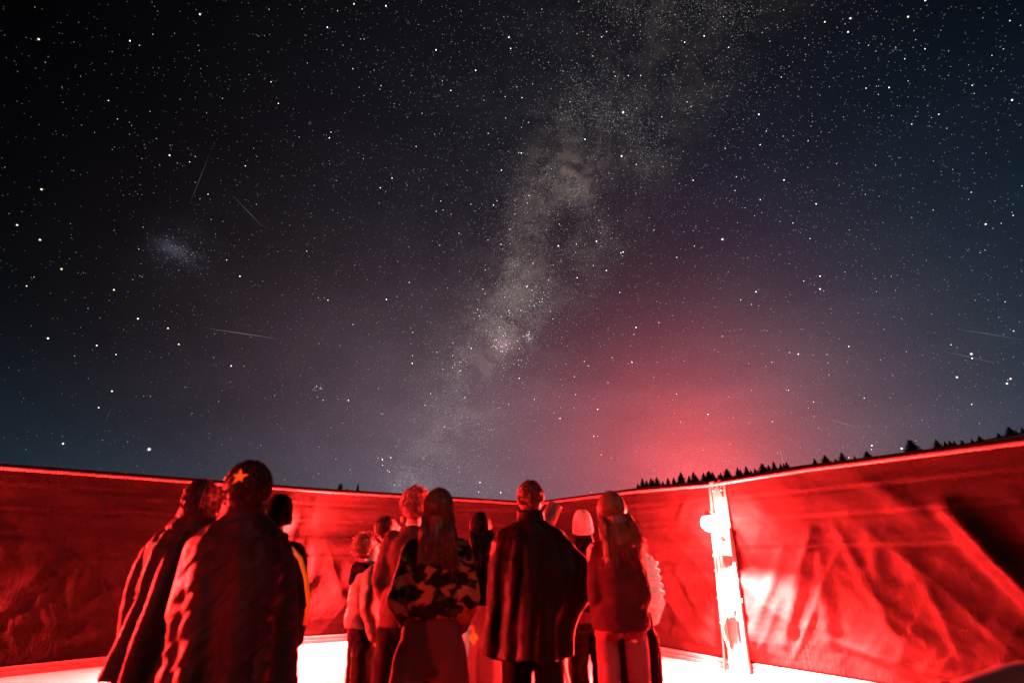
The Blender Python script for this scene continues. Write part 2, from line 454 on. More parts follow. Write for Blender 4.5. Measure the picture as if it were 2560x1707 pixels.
def sky_stars():
    RAD = 3000.0; PX = 1 / 484.0
    L1v = np.array((-0.9098, -0.2118, 0.357)); L2v = np.array((-0.8586, -0.1773, 0.4811))
    def g2(d, v, s_): return np.exp(-(d @ v) ** 2 / (2 * s_ * s_))
    def near(d, c, k): return np.exp(k * (d @ np.array(c) - 1))
    def band_map(d):
        cl = fbm(d * 16 + 40, 77, 4); ln = np.abs(fbm(d * 9 + 11, 91, 4) - .5)
        b = (g2(d, L1v, .047) + .32 * g2(d, L2v, .055)) * np.clip((cl - .33) * 3.2, .08, 1.4) * np.clip(.25 + ln * 9, 0, 1)
        for c, k, a in (((0.1079, 0.7925, 0.6003), 1500, .85), ((0.085, 0.806, 0.586), 2500, .6), ((0.1581, 0.6094, 0.777), 700, .6), ((0.205, 0.47, 0.858), 40, .6)):
            b = b * (1 - a * near(d, c, k))
        return b
    def dirs(n, dens):
        out = []
        have = 0
        while have < n:
            z = RS.rand(60000); a = RS.rand(60000) * 2 * np.pi; s_ = np.sqrt(1 - z * z)
            d = np.stack([s_ * np.cos(a), s_ * np.sin(a), z], 1)
            d = d[(z > .03) & (RS.rand(60000) < dens(d))]; out.append(d); have += len(d)
        return np.concatenate(out)[:n]
    side = lambda d: .42 + .58 / (1 + np.exp(-(d[:, 0] + .30) * 7))           # fewer stars away from the band
    ext = lambda d: .40 + .60 * np.clip((d[:, 2] - .05) * 2.2, 0, 1)
    d_field = dirs(52000, lambda d: side(d) * ext(d) * (.45 + .35 * g2(d, L1v, .3) + .2 * g2(d, L1v, .09)))
    d_band = dirs(60000, lambda d: np.clip(band_map(d) * ext(d) / 1.2, 0, 1))
    d_lmc = np.array((-0.5573, 0.6893, 0.4629)) + RS.randn(160, 3) * [.026, .020, .016]
    d_lmc /= np.linalg.norm(d_lmc, axis=1)[:, None]
    def flux(n, a, p_, cap): return np.minimum(a * (RS.rand(n) + 1e-4) ** (-p_), cap)
    D_ = [d_field, d_band, d_lmc]; Fl = [flux(len(d_field), .030, .66, 2.6), flux(len(d_band), .025, .42, .8), flux(160, .04, .4, .3)]
    for c, n, sp in [((-0.0659,0.8874,0.4563), 26, .008), ((0.0347,0.9127,0.4072), 30, .006), ((-0.1052,0.9304,0.3512), 22, .008), ((-0.3707,0.8845,0.2833), 20, .006), ((-0.2592,0.9517,0.1646), 5, .005), ((-0.0182,0.919,0.3937), 70, .014), ((0.0493,0.8727,0.4857), 34, .02), ((0.0, 0.935, 0.36), 40, .02)]:
        d = np.array(c) + RS.randn(n, 3) * [sp, sp * .3, sp]; d /= np.linalg.norm(d, axis=1)[:, None]
        D_.append(d); Fl.append(.10 + RS.rand(n) ** 3 * .9)
    D_ = np.concatenate(D_); Fl = np.concatenate(Fl) * (.55 + .45 * side(D_))
    u = RS.rand(len(D_)); T = np.where(u[:, None] < .55, (.84, .92, 1.0), np.where(u[:, None] < .78, (1.0, .97, .93), np.where(u[:, None] < .92, (1.0, .82, .60), (1.0, .55, .32))))
    size = np.where(Fl < .5, .56, .56 + .26 * np.log1p(Fl)); rad = np.where(Fl < .5, Fl * 3.1, np.minimum(1.3 + Fl * .9, 4.0))
    BR = [(0.2035,0.6444,0.7371,3.2,0),(0.207,0.6981,0.6854,2.8,1),(0.3917,0.7497,0.5334,3,0),(0.0937,0.8185,0.5668,2.4,1),(0.1685,0.8054,0.5683,2.2,1),(0.1896,0.834,0.5182,2,2),(-0.5909,0.792,0.1536,4.2,0),(0.2483,0.8766,0.4122,1.8,0),(0.4194,0.5998,0.6814,1.7,1),(0.5349,0.7338,0.4187,2,1),(0.6885,0.6722,0.2723,2.6,0),(0.676,0.6954,0.2437,2,0),(0.6183,0.7713,0.1509,2.6,0),(0.5029,0.4677,0.7268,1.8,1),(0.5051,0.4812,0.7164,1.6,1),(-0.6802,0.5535,0.4806,2,2),(-0.6386,0.4359,0.6342,1.8,2),(-0.6907,0.5896,0.4188,2,2),(-0.7052,0.5658,0.4272,1.7,2),(-0.6775,0.6235,0.3902,1.8,2),(-0.6333,0.6728,0.3824,1.8,2),(-0.5513,0.5945,0.5854,1.9,2),(-0.6113,0.7099,0.3497,1.7,0),(-0.6462,0.7345,0.2072,1.2,2),(-0.6723,0.7251,0.149,1.8,0),(-0.6354,0.7358,0.2344,1.9,2),(-0.6923,0.6597,0.2924,1.7,0),(-0.6514,0.6982,0.2971,1.6,2),(-0.5795,0.7381,0.3455,1.8,2),(-0.5674,0.7569,0.3243,1.8,2),(-0.1334,0.5745,0.8076,1.6,0),(-0.2094,0.5147,0.8314,1.6,1),(-0.4714,0.473,0.7444,1.6,1),(-0.2588,0.5061,0.8227,1.4,2),(-0.3184,0.9085,0.2707,1.7,2),(-0.252,0.9536,0.1649,1.7,0),(-0.2505,0.8509,0.4618,1.6,0),(-0.5017,0.8096,0.3049,1.6,1),(-0.0634,0.9899,0.1266,1.5,0),(-0.0221,0.9939,0.108,1.7,0),(0.0976,0.9635,0.2492,1.6,2),(0.0148,0.9444,0.3284,1.5,2),(-0.0841,0.9192,0.3848,1.6,2),(-0.0066,0.8897,0.4566,1.5,2),(0.0304,0.8661,0.4989,1.5,1),(0.1325,0.8495,0.5107,1.4,0),(0.6894,0.5774,0.4374,1.7,2),(0.6791,0.4716,0.5626,1.6,1),(0.5623,0.4459,0.6964,1.8,2),(0.5337,0.7233,0.4381,1.5,1),(0.4707,0.6561,0.5899,1.5,1),(-0.4869,0.7471,0.4525,1.5,1),(-0.2288,0.7215,0.6535,1.4,2),(0.372,0.8967,0.2397,1.3,0),(0.2406,0.9058,0.3488,1.4,0),(0.7167,0.6589,0.2285,1.8,2),(0.7139,0.6639,0.2229,1.7,0)]
    TI = np.array([(1, .95, .9), (.85, .9, 1.0), (1, .70, .45)])
    B = np.array(BR); bd = B[:, :3] / np.linalg.norm(B[:, :3], axis=1)[:, None]
    D_ = np.concatenate([D_, bd, bd * 1.0]); T = np.concatenate([T, TI[B[:, 4].astype(int)], TI[B[:, 4].astype(int)]])
    size = np.concatenate([size, .46 + B[:, 3] * .25, .7 + B[:, 3] * .7]); rad = np.concatenate([rad, np.full(len(B), 3.2), np.full(len(B), .10)])
    dist = np.full(len(D_), RAD); dist[-len(B):] = RAD * 1.01
    n = len(D_); x = np.cross(D_, [0, 0, 1.0]); x /= np.linalg.norm(x, axis=1)[:, None]; y_ = np.cross(D_, x)
    K = 6; ph = RS.rand(n) * 3; V = np.empty((n, K, 3))
    for k in range(K):
        a = ph + 2 * np.pi * k / K
        V[:, k] = D_ * dist[:, None] + (x * np.cos(a)[:, None] + y_ * np.sin(a)[:, None]) * (size * .5 * PX * dist)[:, None]
    V = V.reshape(-1, 3); C = np.repeat(T * rad[:, None], K, 0); C = np.concatenate([C, np.ones((len(C), 1))], 1)
    F = np.arange(n * K).reshape(n, K).tolist(); V = V.tolist(); C = C.tolist()
    # thin streaks left by satellites
    TR = [((-0.5395,0.762,0.3583),(-0.4295,0.8265,0.3639),0.10),((-0.503,0.6137,0.6086),(-0.5412,0.6522,0.5308),0.03),((-0.4864,0.664,0.5679),(-0.4441,0.7205,0.5326),0.05),((0.6745,0.6686,0.313),(0.7283,0.6276,0.2751),0.05),((0.6627,0.692,0.2864),(0.7114,0.6569,0.2499),0.05),((0.5375,0.8161,0.2124),(0.5823,0.7913,0.1864),0.05),((0.4738,0.8629,0.1759),(0.4787,0.8665,0.1415),0.08),((-0.634,0.7438,0.2117),(-0.6387,0.7472,0.1836),0.02)]
    for a, b, c in TR:
        a = Vector(a) * RAD; b = Vector(b) * RAD; w = (b - a).cross(a).normalized() * (.20 * PX * RAD); k = len(V); mid = (a + b) / 2
        V.extend([tuple(a), tuple(mid - w), tuple(b), tuple(mid + w)]); F.append([k, k + 1, k + 2, k + 3])
        for i in range(4): C.append((c * 1.9, c * 1.85, c * 1.9, 1))
    me = bpy.data.meshes.new('stars'); me.from_pydata(V, [], F); me.update()
    ca = me.color_attributes.new('star_light', 'FLOAT_COLOR', 'POINT'); ca.data.foreach_set('color', np.array(C).ravel())
    m = bpy.data.materials.new('star_light'); m.use_nodes = True; t = m.node_tree; t.nodes.clear(); k = NT(t)
    at = k.n('ShaderNodeVertexColor', layer_name='star_light')
    e = k.n('ShaderNodeEmission'); k.link(at.outputs[0], e.inputs[0])
    tr = k.n('ShaderNodeBsdfTransparent'); ad = k.n('ShaderNodeAddShader')
    k.link(e.outputs[0], ad.inputs[0]); k.link(tr.outputs[0], ad.inputs[1])
    o_ = k.n('ShaderNodeOutputMaterial'); k.link(ad.outputs[0], o_.inputs[0])
    try: m.cycles.emission_sampling = 'NONE'
    except Exception: pass
    o = mk('stars', me, m, smooth=False); o['kind'] = 'stuff'
    o['label'] = 'countless small stars scattered over the night sky'
    return o
sky_stars()

# ------------------------------------------------------------------ floor of the enclosure: big sheets with thin joints
LW = [(.47, 10.85), (-3.5, 9.02), (-6.06, 6.83), (-9.0, 4.3)]
LH = [2.315, 2.385, 2.385, 2.37]
RW = [(.47, 10.85), (2.03, 8.33), (2.82, 7.2), (3.7, 6.2), (4.9, 4.6), (6.2, 2.7)]
RH = [2.315, 2.30, 2.265, 2.33, 2.345, 2.35]
fl = bpy.data.objects.new('floor', None); COL.objects.link(fl); fl['kind'] = 'structure'
poly = [(-9.0, 4.3), (-6.06, 6.83), (-3.5, 9.02), (.47, 10.85), (2.03, 8.33), (2.82, 7.2), (3.7, 6.2), (4.9, 4.6), (6.2, 2.7), (7.2, -1.0), (5.5, -5.5), (0, -8), (-6.5, -6), (-9.8, -1)]
def clip_poly(P, ax, lim, keep_less):
    out = []
    for i in range(len(P)):
        a, b = P[i], P[(i + 1) % len(P)]
        ia = (a[ax] <= lim) == keep_less or a[ax] == lim; ib = (b[ax] <= lim) == keep_less or b[ax] == lim
        if ia: out.append(a)
        if ia != ib:
            t = (lim - a[ax]) / (b[ax] - a[ax]); out.append((a[0] + t * (b[0] - a[0]), a[1] + t * (b[1] - a[1])))
    return out
y = -8.1
row = 0
while y < 11:
    x = -10.0 + (1.3 if row % 2 else 0) - 1.3
    while x < 7.4:
        P = poly
        for ax, lim, kl in ((0, x + .003, False), (0, x + 2.4 - .003, True), (1, y + .003, False), (1, y + 1.915 - .003, True)):
            P = clip_poly(P, ax, lim, kl)
            if len(P) < 3: break
        if len(P) >= 3:
            n = len(P); v = [(p[0], p[1], 0) for p in P] + [(p[0], p[1], -.03) for p in P]
            me = bpy.data.meshes.new('floor_panel')
            me.from_pydata(v, [], [tuple(range(n))] + [(i, i + n, (i + 1) % n + n, (i + 1) % n) for i in range(n)]); me.update()
            o = mk('floor_panel', me, M['floor'], fl, smooth=False)
        x += 2.4
    y += 1.915; row += 1

# ------------------------------------------------------------------ tarpaulin walls
def seg_pos(poly_, H_, u):
    for i in range(len(poly_) - 1):
        a, b = poly_[i], poly_[i + 1]; L = math.hypot(b[0] - a[0], b[1] - a[1])
        if u <= L or i == len(poly_) - 2:
            t = u / L; return (a[0] + (b[0] - a[0]) * t, a[1] + (b[1] - a[1]) * t), H_[i] + (H_[i + 1] - H_[i]) * t, ((b[0] - a[0]) / L, (b[1] - a[1]) / L)
        u -= L
def length(p): return sum(math.hypot(p[i + 1][0] - p[i][0], p[i + 1][1] - p[i][1]) for i in range(len(p) - 1))

def tarp_wall(name, label, P, H_, side, folds, seams, seed, posts, res=.022):
    root = thing(name, label, 'wall', (0, 0, 0))
    L = length(P); nu = int(L / res); nv = int(2.3 / res)
    us = np.linspace(0, L, nu + 1); zs = np.linspace(.10, 1.0, nv + 1)     # zs relative
    info = [seg_pos(P, H_, u) for u in us]
    top = np.array([i[1] for i in info]); xy = np.array([i[0] for i in info])
    nx = np.array([(-i[2][1] * side, i[2][0] * side) for i in info])     # points into the enclosure
    # blend the normals round the bends
    for _ in range(25): nx[1:-1] = (nx[:-2] + 2 * nx[1:-1] + nx[2:]) / 4
    U = np.repeat(us[:, None], nv + 1, 1)
    Z = .10 + (zs[None, :] - .10) / .90 * (top[:, None] - .05 - .10)
    Q = np.stack([U.ravel(), Z.ravel(), np.zeros(U.size) + seed * 9.1], 1)
    lowm = np.clip((2.1 - Z) / 1.5, 0, 1)
    edge = np.clip((Z - .10) / .25, 0, 1) * np.clip((top[:, None] - .08 - Z) / .2, 0, 1)
    d = (fbm(Q * [1.1, .9, 1], seed, 2).reshape(U.shape) - .5) * .12 * (.35 + lowm)
    # slack diagonal folds
    for ang, fr, am in ((.75, 2.6, .030), (-.55, 3.4, .022), (.9, 9.0, .005), (-.7, 10.0, .005)):
        c, s = math.cos(ang), math.sin(ang)
        A = np.stack([(Q[:, 0] * c + Q[:, 1] * s) * fr, (-Q[:, 0] * s + Q[:, 1] * c) * .55, Q[:, 2]], 1)
        f = 1 - np.abs(fbm(A, seed + 5, 2).reshape(U.shape) - .5) * 5
        d += np.clip(f, 0, 1) ** 1.5 * am * lowm
    for (u0, z0, u1, z1, w, am) in folds:
        du, dz = u1 - u0, z1 - z0; LL = math.hypot(du, dz)
        t = ((U - u0) * du + (Z - z0) * dz) / LL ** 2
        tc_ = np.clip(t, 0, 1); dist = np.hypot(U - u0 - tc_ * du, Z - z0 - tc_ * dz)
        wob_ = (fbm(Q * [2, 2, 1], seed + 9, 2).reshape(U.shape) - .5) * w * .9
        d += am * (.75 if am > .2 else .5) * np.exp(-((dist + wob_) / w) ** 2) * (1 - .55 * np.abs(tc_ - .5) * 2)
    for zs_ in seams:
        sz = zs_ + .02 * np.sin(U * .7 + seed)
        d += .006 * np.exp(-((Z - sz) / .016) ** 2) * (.6 + .6 * vnoise(Q * [1.3, 4, 1], seed + 3).reshape(U.shape))
        d -= .008 * np.exp(-((Z - sz + .045) / .03) ** 2)
    d = d * edge
    for pu in posts:
        d = np.where(np.abs(U - pu) < .5, np.minimum(d, .02 + np.abs(U - pu) * .3), d)
    X = xy[:, 0][:, None] + nx[:, 0][:, None] * d; Y = xy[:, 1][:, None] + nx[:, 1][:, None] * d
    v = np.stack([X.ravel(), Y.ravel(), Z.ravel()], 1)
    idx = np.arange(U.size).reshape(U.shape)
    f = np.stack([idx[:-1, :-1].ravel(), idx[1:, :-1].ravel(), idx[1:, 1:].ravel(), idx[:-1, 1:].ravel()], 1)
    me = bpy.data.meshes.new('tarpaulin'); me.from_pydata(v.tolist(), [], f.tolist()); me.update()
    uv = me.uv_layers.new(name='UVMap'); li = np.empty(len(me.loops), dtype=np.int32); me.loops.foreach_get('vertex_index', li)
    uvs = np.stack([U.ravel()[li], Z.ravel()[li]], 1); uv.data.foreach_set('uv', uvs.ravel())
    o = mk('tarpaulin', me, M['tarp'], root)
    sd = o.modifiers.new('thickness', 'SOLIDIFY'); sd.thickness = .004; sd.offset = 0
    # rails, following the bends: (name, dz from top or absolute, inward offset, half sizes, material)
    def run(nm, zf, off, hw, hh, m, rnd=False):
        g = G(); cs = []
        uu = [0]; k = 0
        for i in range(len(P) - 1):
            k += math.hypot(P[i + 1][0] - P[i][0], P[i + 1][1] - P[i][1]); uu.append(k)
        rings = []
        for i in range(len(P)):
            if i == 0: t = Vector((P[1][0] - P[0][0], P[1][1] - P[0][1]))
            elif i == len(P) - 1: t = Vector((P[-1][0] - P[-2][0], P[-1][1] - P[-2][1]))
            else: t = (Vector((P[i + 1][0] - P[i][0], P[i + 1][1] - P[i][1])).normalized() + Vector((P[i][0] - P[i - 1][0], P[i][1] - P[i - 1][1])).normalized())
            t.normalize(); n_ = Vector((-t[1] * side, t[0] * side, 0)); c = Vector((P[i][0], P[i][1], zf(H_[i]))) + n_ * off
            if rnd: rings.append([c + n_ * (hw * math.cos(a)) + Vector((0, 0, hh * math.sin(a))) for a in np.linspace(0, 2 * math.pi, 13)[:-1]])
            else: rings.append([c + n_ * (hw * a) + Vector((0, 0, hh * b)) for a, b in ((-1, -1), (1, -1), (1, 1), (-1, 1))])
        if side < 0: rings = [r_[::-1] for r_ in rings]
        g.loft(rings)
        o = mk(nm, g.mesh(nm), m, root, smooth=rnd)
        if not rnd:
            b_ = o.modifiers.new('b', 'BEVEL'); b_.width = .006; b_.segments = 2
    run('top_rail', lambda h: h - .045, .045, .024, .024, M['rail'], True)
    run('top_edge', lambda h: h - .012, -.02, .035, .030, M['tarp_dark'])
    run('base_rail', lambda h: .075, .03, .03, .022, M['rail'])
    run('kick_board', lambda h: .026, .045, .035, .024, M['rail'])
    return root

FR = [(4.99, .34, 5.57, 1.57, .07, .10), (4.64, .43, 5.2, 1.39, .06, .07), (6.94, 1.72, 7.42, .75, .10, .28), (6.98, .73, 7.25, .5, .06, .06),
      (6.39, 1.47, 6.61, .77, .09, .06), (6.19, 1.55, 6.11, .65, .08, .06), (5.61, 1.3, 5.50, .44, .07, .07), (5.52, .44, 6.05, .3, .04, .06), (6.05, .3, 6.6, .24, .04, .05),
      (6.56, 1.05, 6.64, .44, .05, .05), (4.55, 1.68, 4.8, 1.16, .06, .09), (3.56, .41, 3.25, 1.23, .09, .07), (3.72, 1.7, 4.01, 2.2, .07, .05), (3.95, .5, 3.6, 1.1, .05, .05),
      (5.21, 1.62, 4.81, 2.15, .10, .05), (6.25, 2.15, 6.75, 1.6, .12, .07), (7.45, 1.7, 7.9, .9, .10, .12), (5.85, 1.6, 6.2, .5, .06, .06), (2.2, 1.5, 2.7, .4, .1, .05)]
FLD = [(7.60, 1.3, 8.0, .62, .10, .07), (7.55, .9, 7.8, .45, .08, .06), (4.85, 1.1, 4.62, 1.9, .10, .10), (4.2, 1.35, 4.32, .5, .09, .07), (7.35, 1.2, 7.25, .5, .07, .05),
       (3.95, 1.1, 3.6, .38, .08, .06), (8.1, 1.3, 8.35, 1.75, .08, .06), (4.75, .9, 4.45, .35, .06, .06), (4.5, 1.5, 4.35, .9, .06, .05), (5.3, 1.7, 5.0, .5, .08, .07), (6.2, 1.5, 6.5, .5, .12, .06)]
tarp_wall('fabric_wall', 'long sagging tarpaulin wall running from the left edge of the photo to the far corner', LW, LH, 1, FLD, (2.16, 1.87, 1.58, 1.33), 3, (5.33, 10.95))
tarp_wall('fabric_wall', 'creased tarpaulin wall on the right, glowing red around the lamp post', RW, RH, -1, FR, (2.08, 1.79, 1.45), 8, (4.34,))

BW = [(-9.0, 4.3), (-9.8, -1), (-6.5, -6), (0, -8), (5.5, -5.5), (7.2, -1), (6.2, 2.7)]
tarp_wall('fabric_wall', 'tarpaulin wall closing the enclosure behind the camera', BW, [2.37, 2.36, 2.36, 2.36, 2.36, 2.36, 2.35], 1, [], (2.12, 1.83, 1.5), 5, (), .06)

# ------------------------------------------------------------------ lamp posts
def beam(g, a, b, sx, sy, right):
    """box from a to b, sx wide along 'right'"""
    a = Vector(a); b = Vector(b); d = (b - a).normalized(); r_ = Vector(right).normalized(); r_ = (r_ - d * r_.dot(d)).normalized(); f = d.cross(r_)
    v = []
    for p in (a, b):
        for u, w in ((-1, -1), (1, -1), (1, 1), (-1, 1)): v.append(p + r_ * (u * sx / 2) + f * (w * sy / 2))
    g.add(v, [(3, 2, 1, 0), (4, 5, 6, 7), (0, 1, 5, 4), (1, 2, 6, 5), (2, 3, 7, 6), (3, 0, 4, 7)])

def post(base, top, right, desc, glow='bulb', lr=-.075, li=.15, down=1e6, spot=0):
    base = Vector(base); top = Vector(top); right = Vector(right).normalized(); inward = Vector((right.y, -right.x, 0))
    if inward.dot(Vector((0, 1.5, 0)) - base) < 0: inward = -inward
    P = lambda z, r_=0, i=0: base + (top - base) * (z / top.z) + right * r_ + inward * i
    GR = 'posts that carry the red lamps along the wall'
    root = thing('wall_post', 'pale flat post ' + desc, 'post', tuple(base), 0, GR)
    def part(nm, g, m, smooth=False, par=root, bev=.004):
        g.xf(lambda p: p - base)
        o = mk(nm, g.mesh(nm), m, par, smooth)
        if bev and not smooth:
            b_ = o.modifiers.new('b', 'BEVEL'); b_.width = bev; b_.segments = 2
        return o
    g = G(); beam(g, P(0), P(top.z), .235, .05, right); part('post_board', g, M['post_paint'])
    for s in (-1, 1):
        g = G(); beam(g, P(0, s * .098, .045), P(top.z - .02, s * .098, .045), .035, .038, right); part('edge_flange', g, M['post_paint'])
    g = G(); beam(g, P(0, .0, .034), P(.60, .0, .034), .07, .018, right); part('centre_rib', g, M['post_paint'])
    g = G(); g.tube([P(.01, -.165, .05), P(.6, -.15, .045), P(1.2, -.14, .05), P(1.66, -.135, .055)], .014, 10); part('conduit', g, M['rail'], True)
    for z in (1.30, 1.12, .8, .52):
        g = G(); g.ell(P(z, -.148, .05), (.020, .018, .022)); o = part('conduit_clip', g, M['white_plastic'], True)
    for s, dz in ((-1, 0), (1, .012)):
        g = G(); g.ell(P(top.z + dz, s * .055, .05), (.042, .04, .034)); g.cap(P(top.z + dz - .02, s * .055, .06), P(top.z - .09, s * .055 + .006, .07), .012, .010)
        g.ell(P(top.z - .10, s * .055 + .008, .07), (.024, .018, .018)); part('rail_clamp', g, M['white_plastic'], True)
    # box that feeds the lamp
    g = G(); beam(g, P(1.30, .03, .10), P(1.655, .03, .10), .17, .09, right)
    part('power_box', g, M['white_plastic'], bev=.01)
    for k in range(3):
        rr = .122 + random.uniform(-.01, .01)
        g = G(); g.ell(P(1.24 - k * .23, rr, .04), (.012, .016, .03)); part('tape_wrap', g, M['white_plastic'], True)
    # socket with its lead
    g = G(); beam(g, P(.60, -.03, .09), P(.685, -.03, .09), .12, .07, right); part('socket_box', g, M['white_plastic'], bev=.008)
    g = G(); beam(g, P(.61, .045, .085), P(.675, .045, .085), .028, .05, right); part('socket_switch', g, M['tarp_dark'])
    cb = [P(.63, -.06, .12), P(.58, -.07, .14), P(.50, -.11, .14), P(.40, -.12, .13), P(.28, -.08, .13), P(.18, -.03, .14), P(.09, -.02, .16), P(.03, -.06, .2), P(.012, -.14, .24), P(.012, -.24, .26)]
    g = G(); g.tube(cb, .011, 8); part('power_cable', g, M['white_plastic'], True)
    # the lamp itself is a thing of its own
    lp = P(1.70, lr, li)
    lt = thing('wall_lamp', 'glaring red lamp ' + desc.replace('standing', 'on the post').replace('behind the camera', 'on the post behind the camera').replace('hidden', 'on the post hidden').replace('outside', 'on the post outside'), 'lamp', tuple(lp), 0, 'red lamps along the wall')
    g = G(); g.ell((0, 0, 0), (.100, .100, .100), nu=24, nv=16); o = mk('bulb', g.mesh('bulb'), M[glow], lt)
    g = G(); g.cap(Vector((0, 0, .11)), Vector((0, 0, .15)), .03, .032); g.tube([Vector((0, 0, .14)), (P(1.85, max(-.1, min(.1, lr)), .03) - lp)], .012, 8)
    mk('lamp_holder', g.mesh('lamp_holder'), M['white_plastic'], lt)
    g = G(); g.loft([[(r_ * math.cos(a), r_ * math.sin(a), z) for a in np.linspace(0, 2 * math.pi, 37)[:-1]] for r_, z in ((.062, .082), (.056, .10), (.045, .125), (.03, .14), (.03, .13), (.043, .118), (.052, .098), (.058, .082))], False)
    mk('lamp_cap', g.mesh('lamp_cap'), M['white_plastic'], lt)
    g = G(); g.loft([[(r_ * math.cos(a), r_ * math.sin(a), z) for a in np.linspace(0, 2 * math.pi, 25)[:-1]] for r_, z in ((.060, -.106), (.060, -.109))])
    if down: mk('added_lamp_disc', g.mesh('added_lamp_disc'), emis('added_disc_glow', RED, down), lt, smooth=False)  # added emitter under the bulb, throws extra light down on the floor
    if spot:   # made-up floodlight head added beside the bulb, brightens floor and wall base
        hp = P(1.50, .03, .34); ax = (Vector((0, 0, -1)) + inward * .22 + right * .20).normalized(); rel = hp - lp
        sd = bpy.data.lights.new('added_flood_light', 'SPOT'); sd.energy = spot * 4 * math.pi; sd.color = RED; sd.spot_size = R(116); sd.spot_blend = .95; sd.shadow_soft_size = .04
        so_ = bpy.data.objects.new('added_flood_light', sd); COL.objects.link(so_); so_.parent = lt; so_.location = rel; so_.rotation_euler = ax.to_track_quat('-Z', 'Y').to_euler()
        g = G(); Q = ax.to_track_quat('Z', 'Y').to_matrix()
        g.loft([[rel + Q @ Vector((r_ * math.cos(a), r_ * math.sin(a), z)) for a in np.linspace(0, 2 * math.pi, 33)[:-1]] for z, r_ in ((.05, .085), (.0, .070), (-.05, .055), (-.07, .03), (-.065, .025), (-.046, .05), (.0, .066), (.05, .081))], False)
        g.tube([rel - ax * .06, P(1.60, .02, .13) - lp], .012, 8); mk('added_flood_head', g.mesh('added_flood_head'), M['rail'], lt)
    return P
post((2.79, 7.01, 0), (2.925, 7.12, 2.245), (.80, -.60, 0), 'standing against the creased right wall', down=0, li=.36, spot=1.0e5)
post((-4.20, 8.28, 0), (-4.22, 8.31, 2.39), (.76, .65, 0), 'hidden behind the black beanie at the left wall', 'bulb_rear', .20, .11, 2.0e6)
post((-8.45, 4.63, 0), (-8.48, 4.66, 2.36), (.76, .65, 0), 'outside the left edge of the photo', 'bulb', -.05, .2, 1.5e6)
post((-6.15, -5.55, 0), (-6.17, -5.53, 2.34), (.72, -.69, 0), 'behind the camera on the left', 'bulb_rear', 0, .2, 3e5)

# ------------------------------------------------------------------ conifers
def conifer_mesh(kind, seed):
    rnd = random.Random(seed); V, F = [], []
    H_ = 1.0
    wide = {0: .36, 1: .44, 2: .40, 3: .28, 4: .48}[kind]
    layers = 26 if kind != 4 else 18
    for i in range(layers):
        z = .10 + .86 * i / layers; t = (z - .1) / .9
        if kind in (2, 4): rad = wide * (1 - t) ** .7 * rnd.uniform(.5, 1.2) + .006
        else: rad = wide * (1 - t) * rnd.uniform(.65, 1.2) + .004
        nb = 20 if kind != 4 else 26
        for b in range(nb):
            a = rnd.random() * 6.283; r_ = rad * rnd.uniform(.55, 1.15); droop = -.05 * r_ / .2 if kind not in (2, 4) else rnd.uniform(-.03, .07)
            for s in range(4):
                tt = (s + .6) / 4; cx, cy, cz = math.cos(a) * r_ * tt, math.sin(a) * r_ * tt, z + droop * tt + rnd.uniform(-.008, .008)
                L = (.055 * (1 - t) + .014) * rnd.uniform(.7, 1.4) * (1.25 - tt * .6) * (1.4 if kind in (2, 4) else 1)
                p = Vector((cx, cy, cz)); d1_ = Vector((rnd.gauss(0, 1), rnd.gauss(0, 1), rnd.gauss(0, .6))).normalized() * L
                d2_ = Vector((math.cos(a), math.sin(a), rnd.uniform(.1, .7))).normalized() * L * 1.1
                k = len(V); V.extend([tuple(p - d1_ * .6), tuple(p + d1_ * .6), tuple(p + d2_)]); F.append((k, k + 1, k + 2))
    for s in range(10):
        k = len(V); z = .90 + s * .012; w = .016 * (1 - s / 12)
        a = rnd.random() * 6; V.extend([(math.cos(a) * w, math.sin(a) * w, z), (-math.cos(a) * w, -math.sin(a) * w, z), (0, 0, z + .05)]); F.append((k, k + 1, k + 2))
    me = bpy.data.meshes.new('crown'); me.from_pydata(V, [], F); me.update(); me.materials.append(M['needles'])
    g = G(); g.tube([(0, 0, -.15), (.004, 0, .3), (0, .004, .7), (0, 0, .96)], [.022, .017, .010, .003], 7)
    tm = g.mesh('trunk'); tm.materials.append(M['bark'])
    return me, tm
KM = [conifer_mesh(k, 40 + i) for i, k in enumerate([0, 1, 2, 3, 4, 0, 1])]
TREES = [(14.1,0.1218),(14.55,0.1313),(15.17,0.1272),(15.49,0.1308),(15.73,0.1284),(16.31,0.1325),(16.69,0.1248),(17.4,0.1302),(18.03,0.1305),(18.47,0.1339),(18.89,0.1388),(19.55,0.133),(20.01,0.1393),(20.41,0.133),(21.01,0.1369),(21.63,0.1385),(22.1,0.1373),(22.5,0.1326),(22.88,0.1351),(23.49,0.141),(24.41,0.1429),(24.87,0.1388),(25.31,0.144),(25.69,0.1364),(26.29,0.1393),(26.82,0.1464),(27.49,0.1434),(28.07,0.149),(28.46,0.1443),(28.97,0.1443),(29.17,0.1461),(31.55,0.1501),(32.69,0.153),(33.34,0.1465),(33.97,0.1561),(35.1,0.1481),(35.91,0.1538),(36.21,0.148),(39.52,0.1649),(41.16,0.1616),(41.3,0.155),(41.81,0.1575),(42.06,0.1575),(42.55,0.1563),(42.88,0.1567),(43.58,0.1561),(44.24,0.1585),(45.22,0.16),(45.43,0.1594),(46.14,0.1667),(46.32,0.1604),(46.95,0.1637),(-18.91,0.1195),(-18.3,0.1105),(-16.96,0.1216)]
KIND = {10: 2, 14: 1, 15: 2, 19: 2, 25: 4, 31: 0, 32: 4, 34: 1, 36: 4, 38: 4, 39: 1, 49: 2, 46: 2, 52: 4, 53: 2}
SH = {0: 'slim pointed', 1: 'broad pointed', 2: 'rounded bushy', 3: 'narrow spiky', 4: 'wide ragged', 5: 'slim pointed', 6: 'broad pointed'}
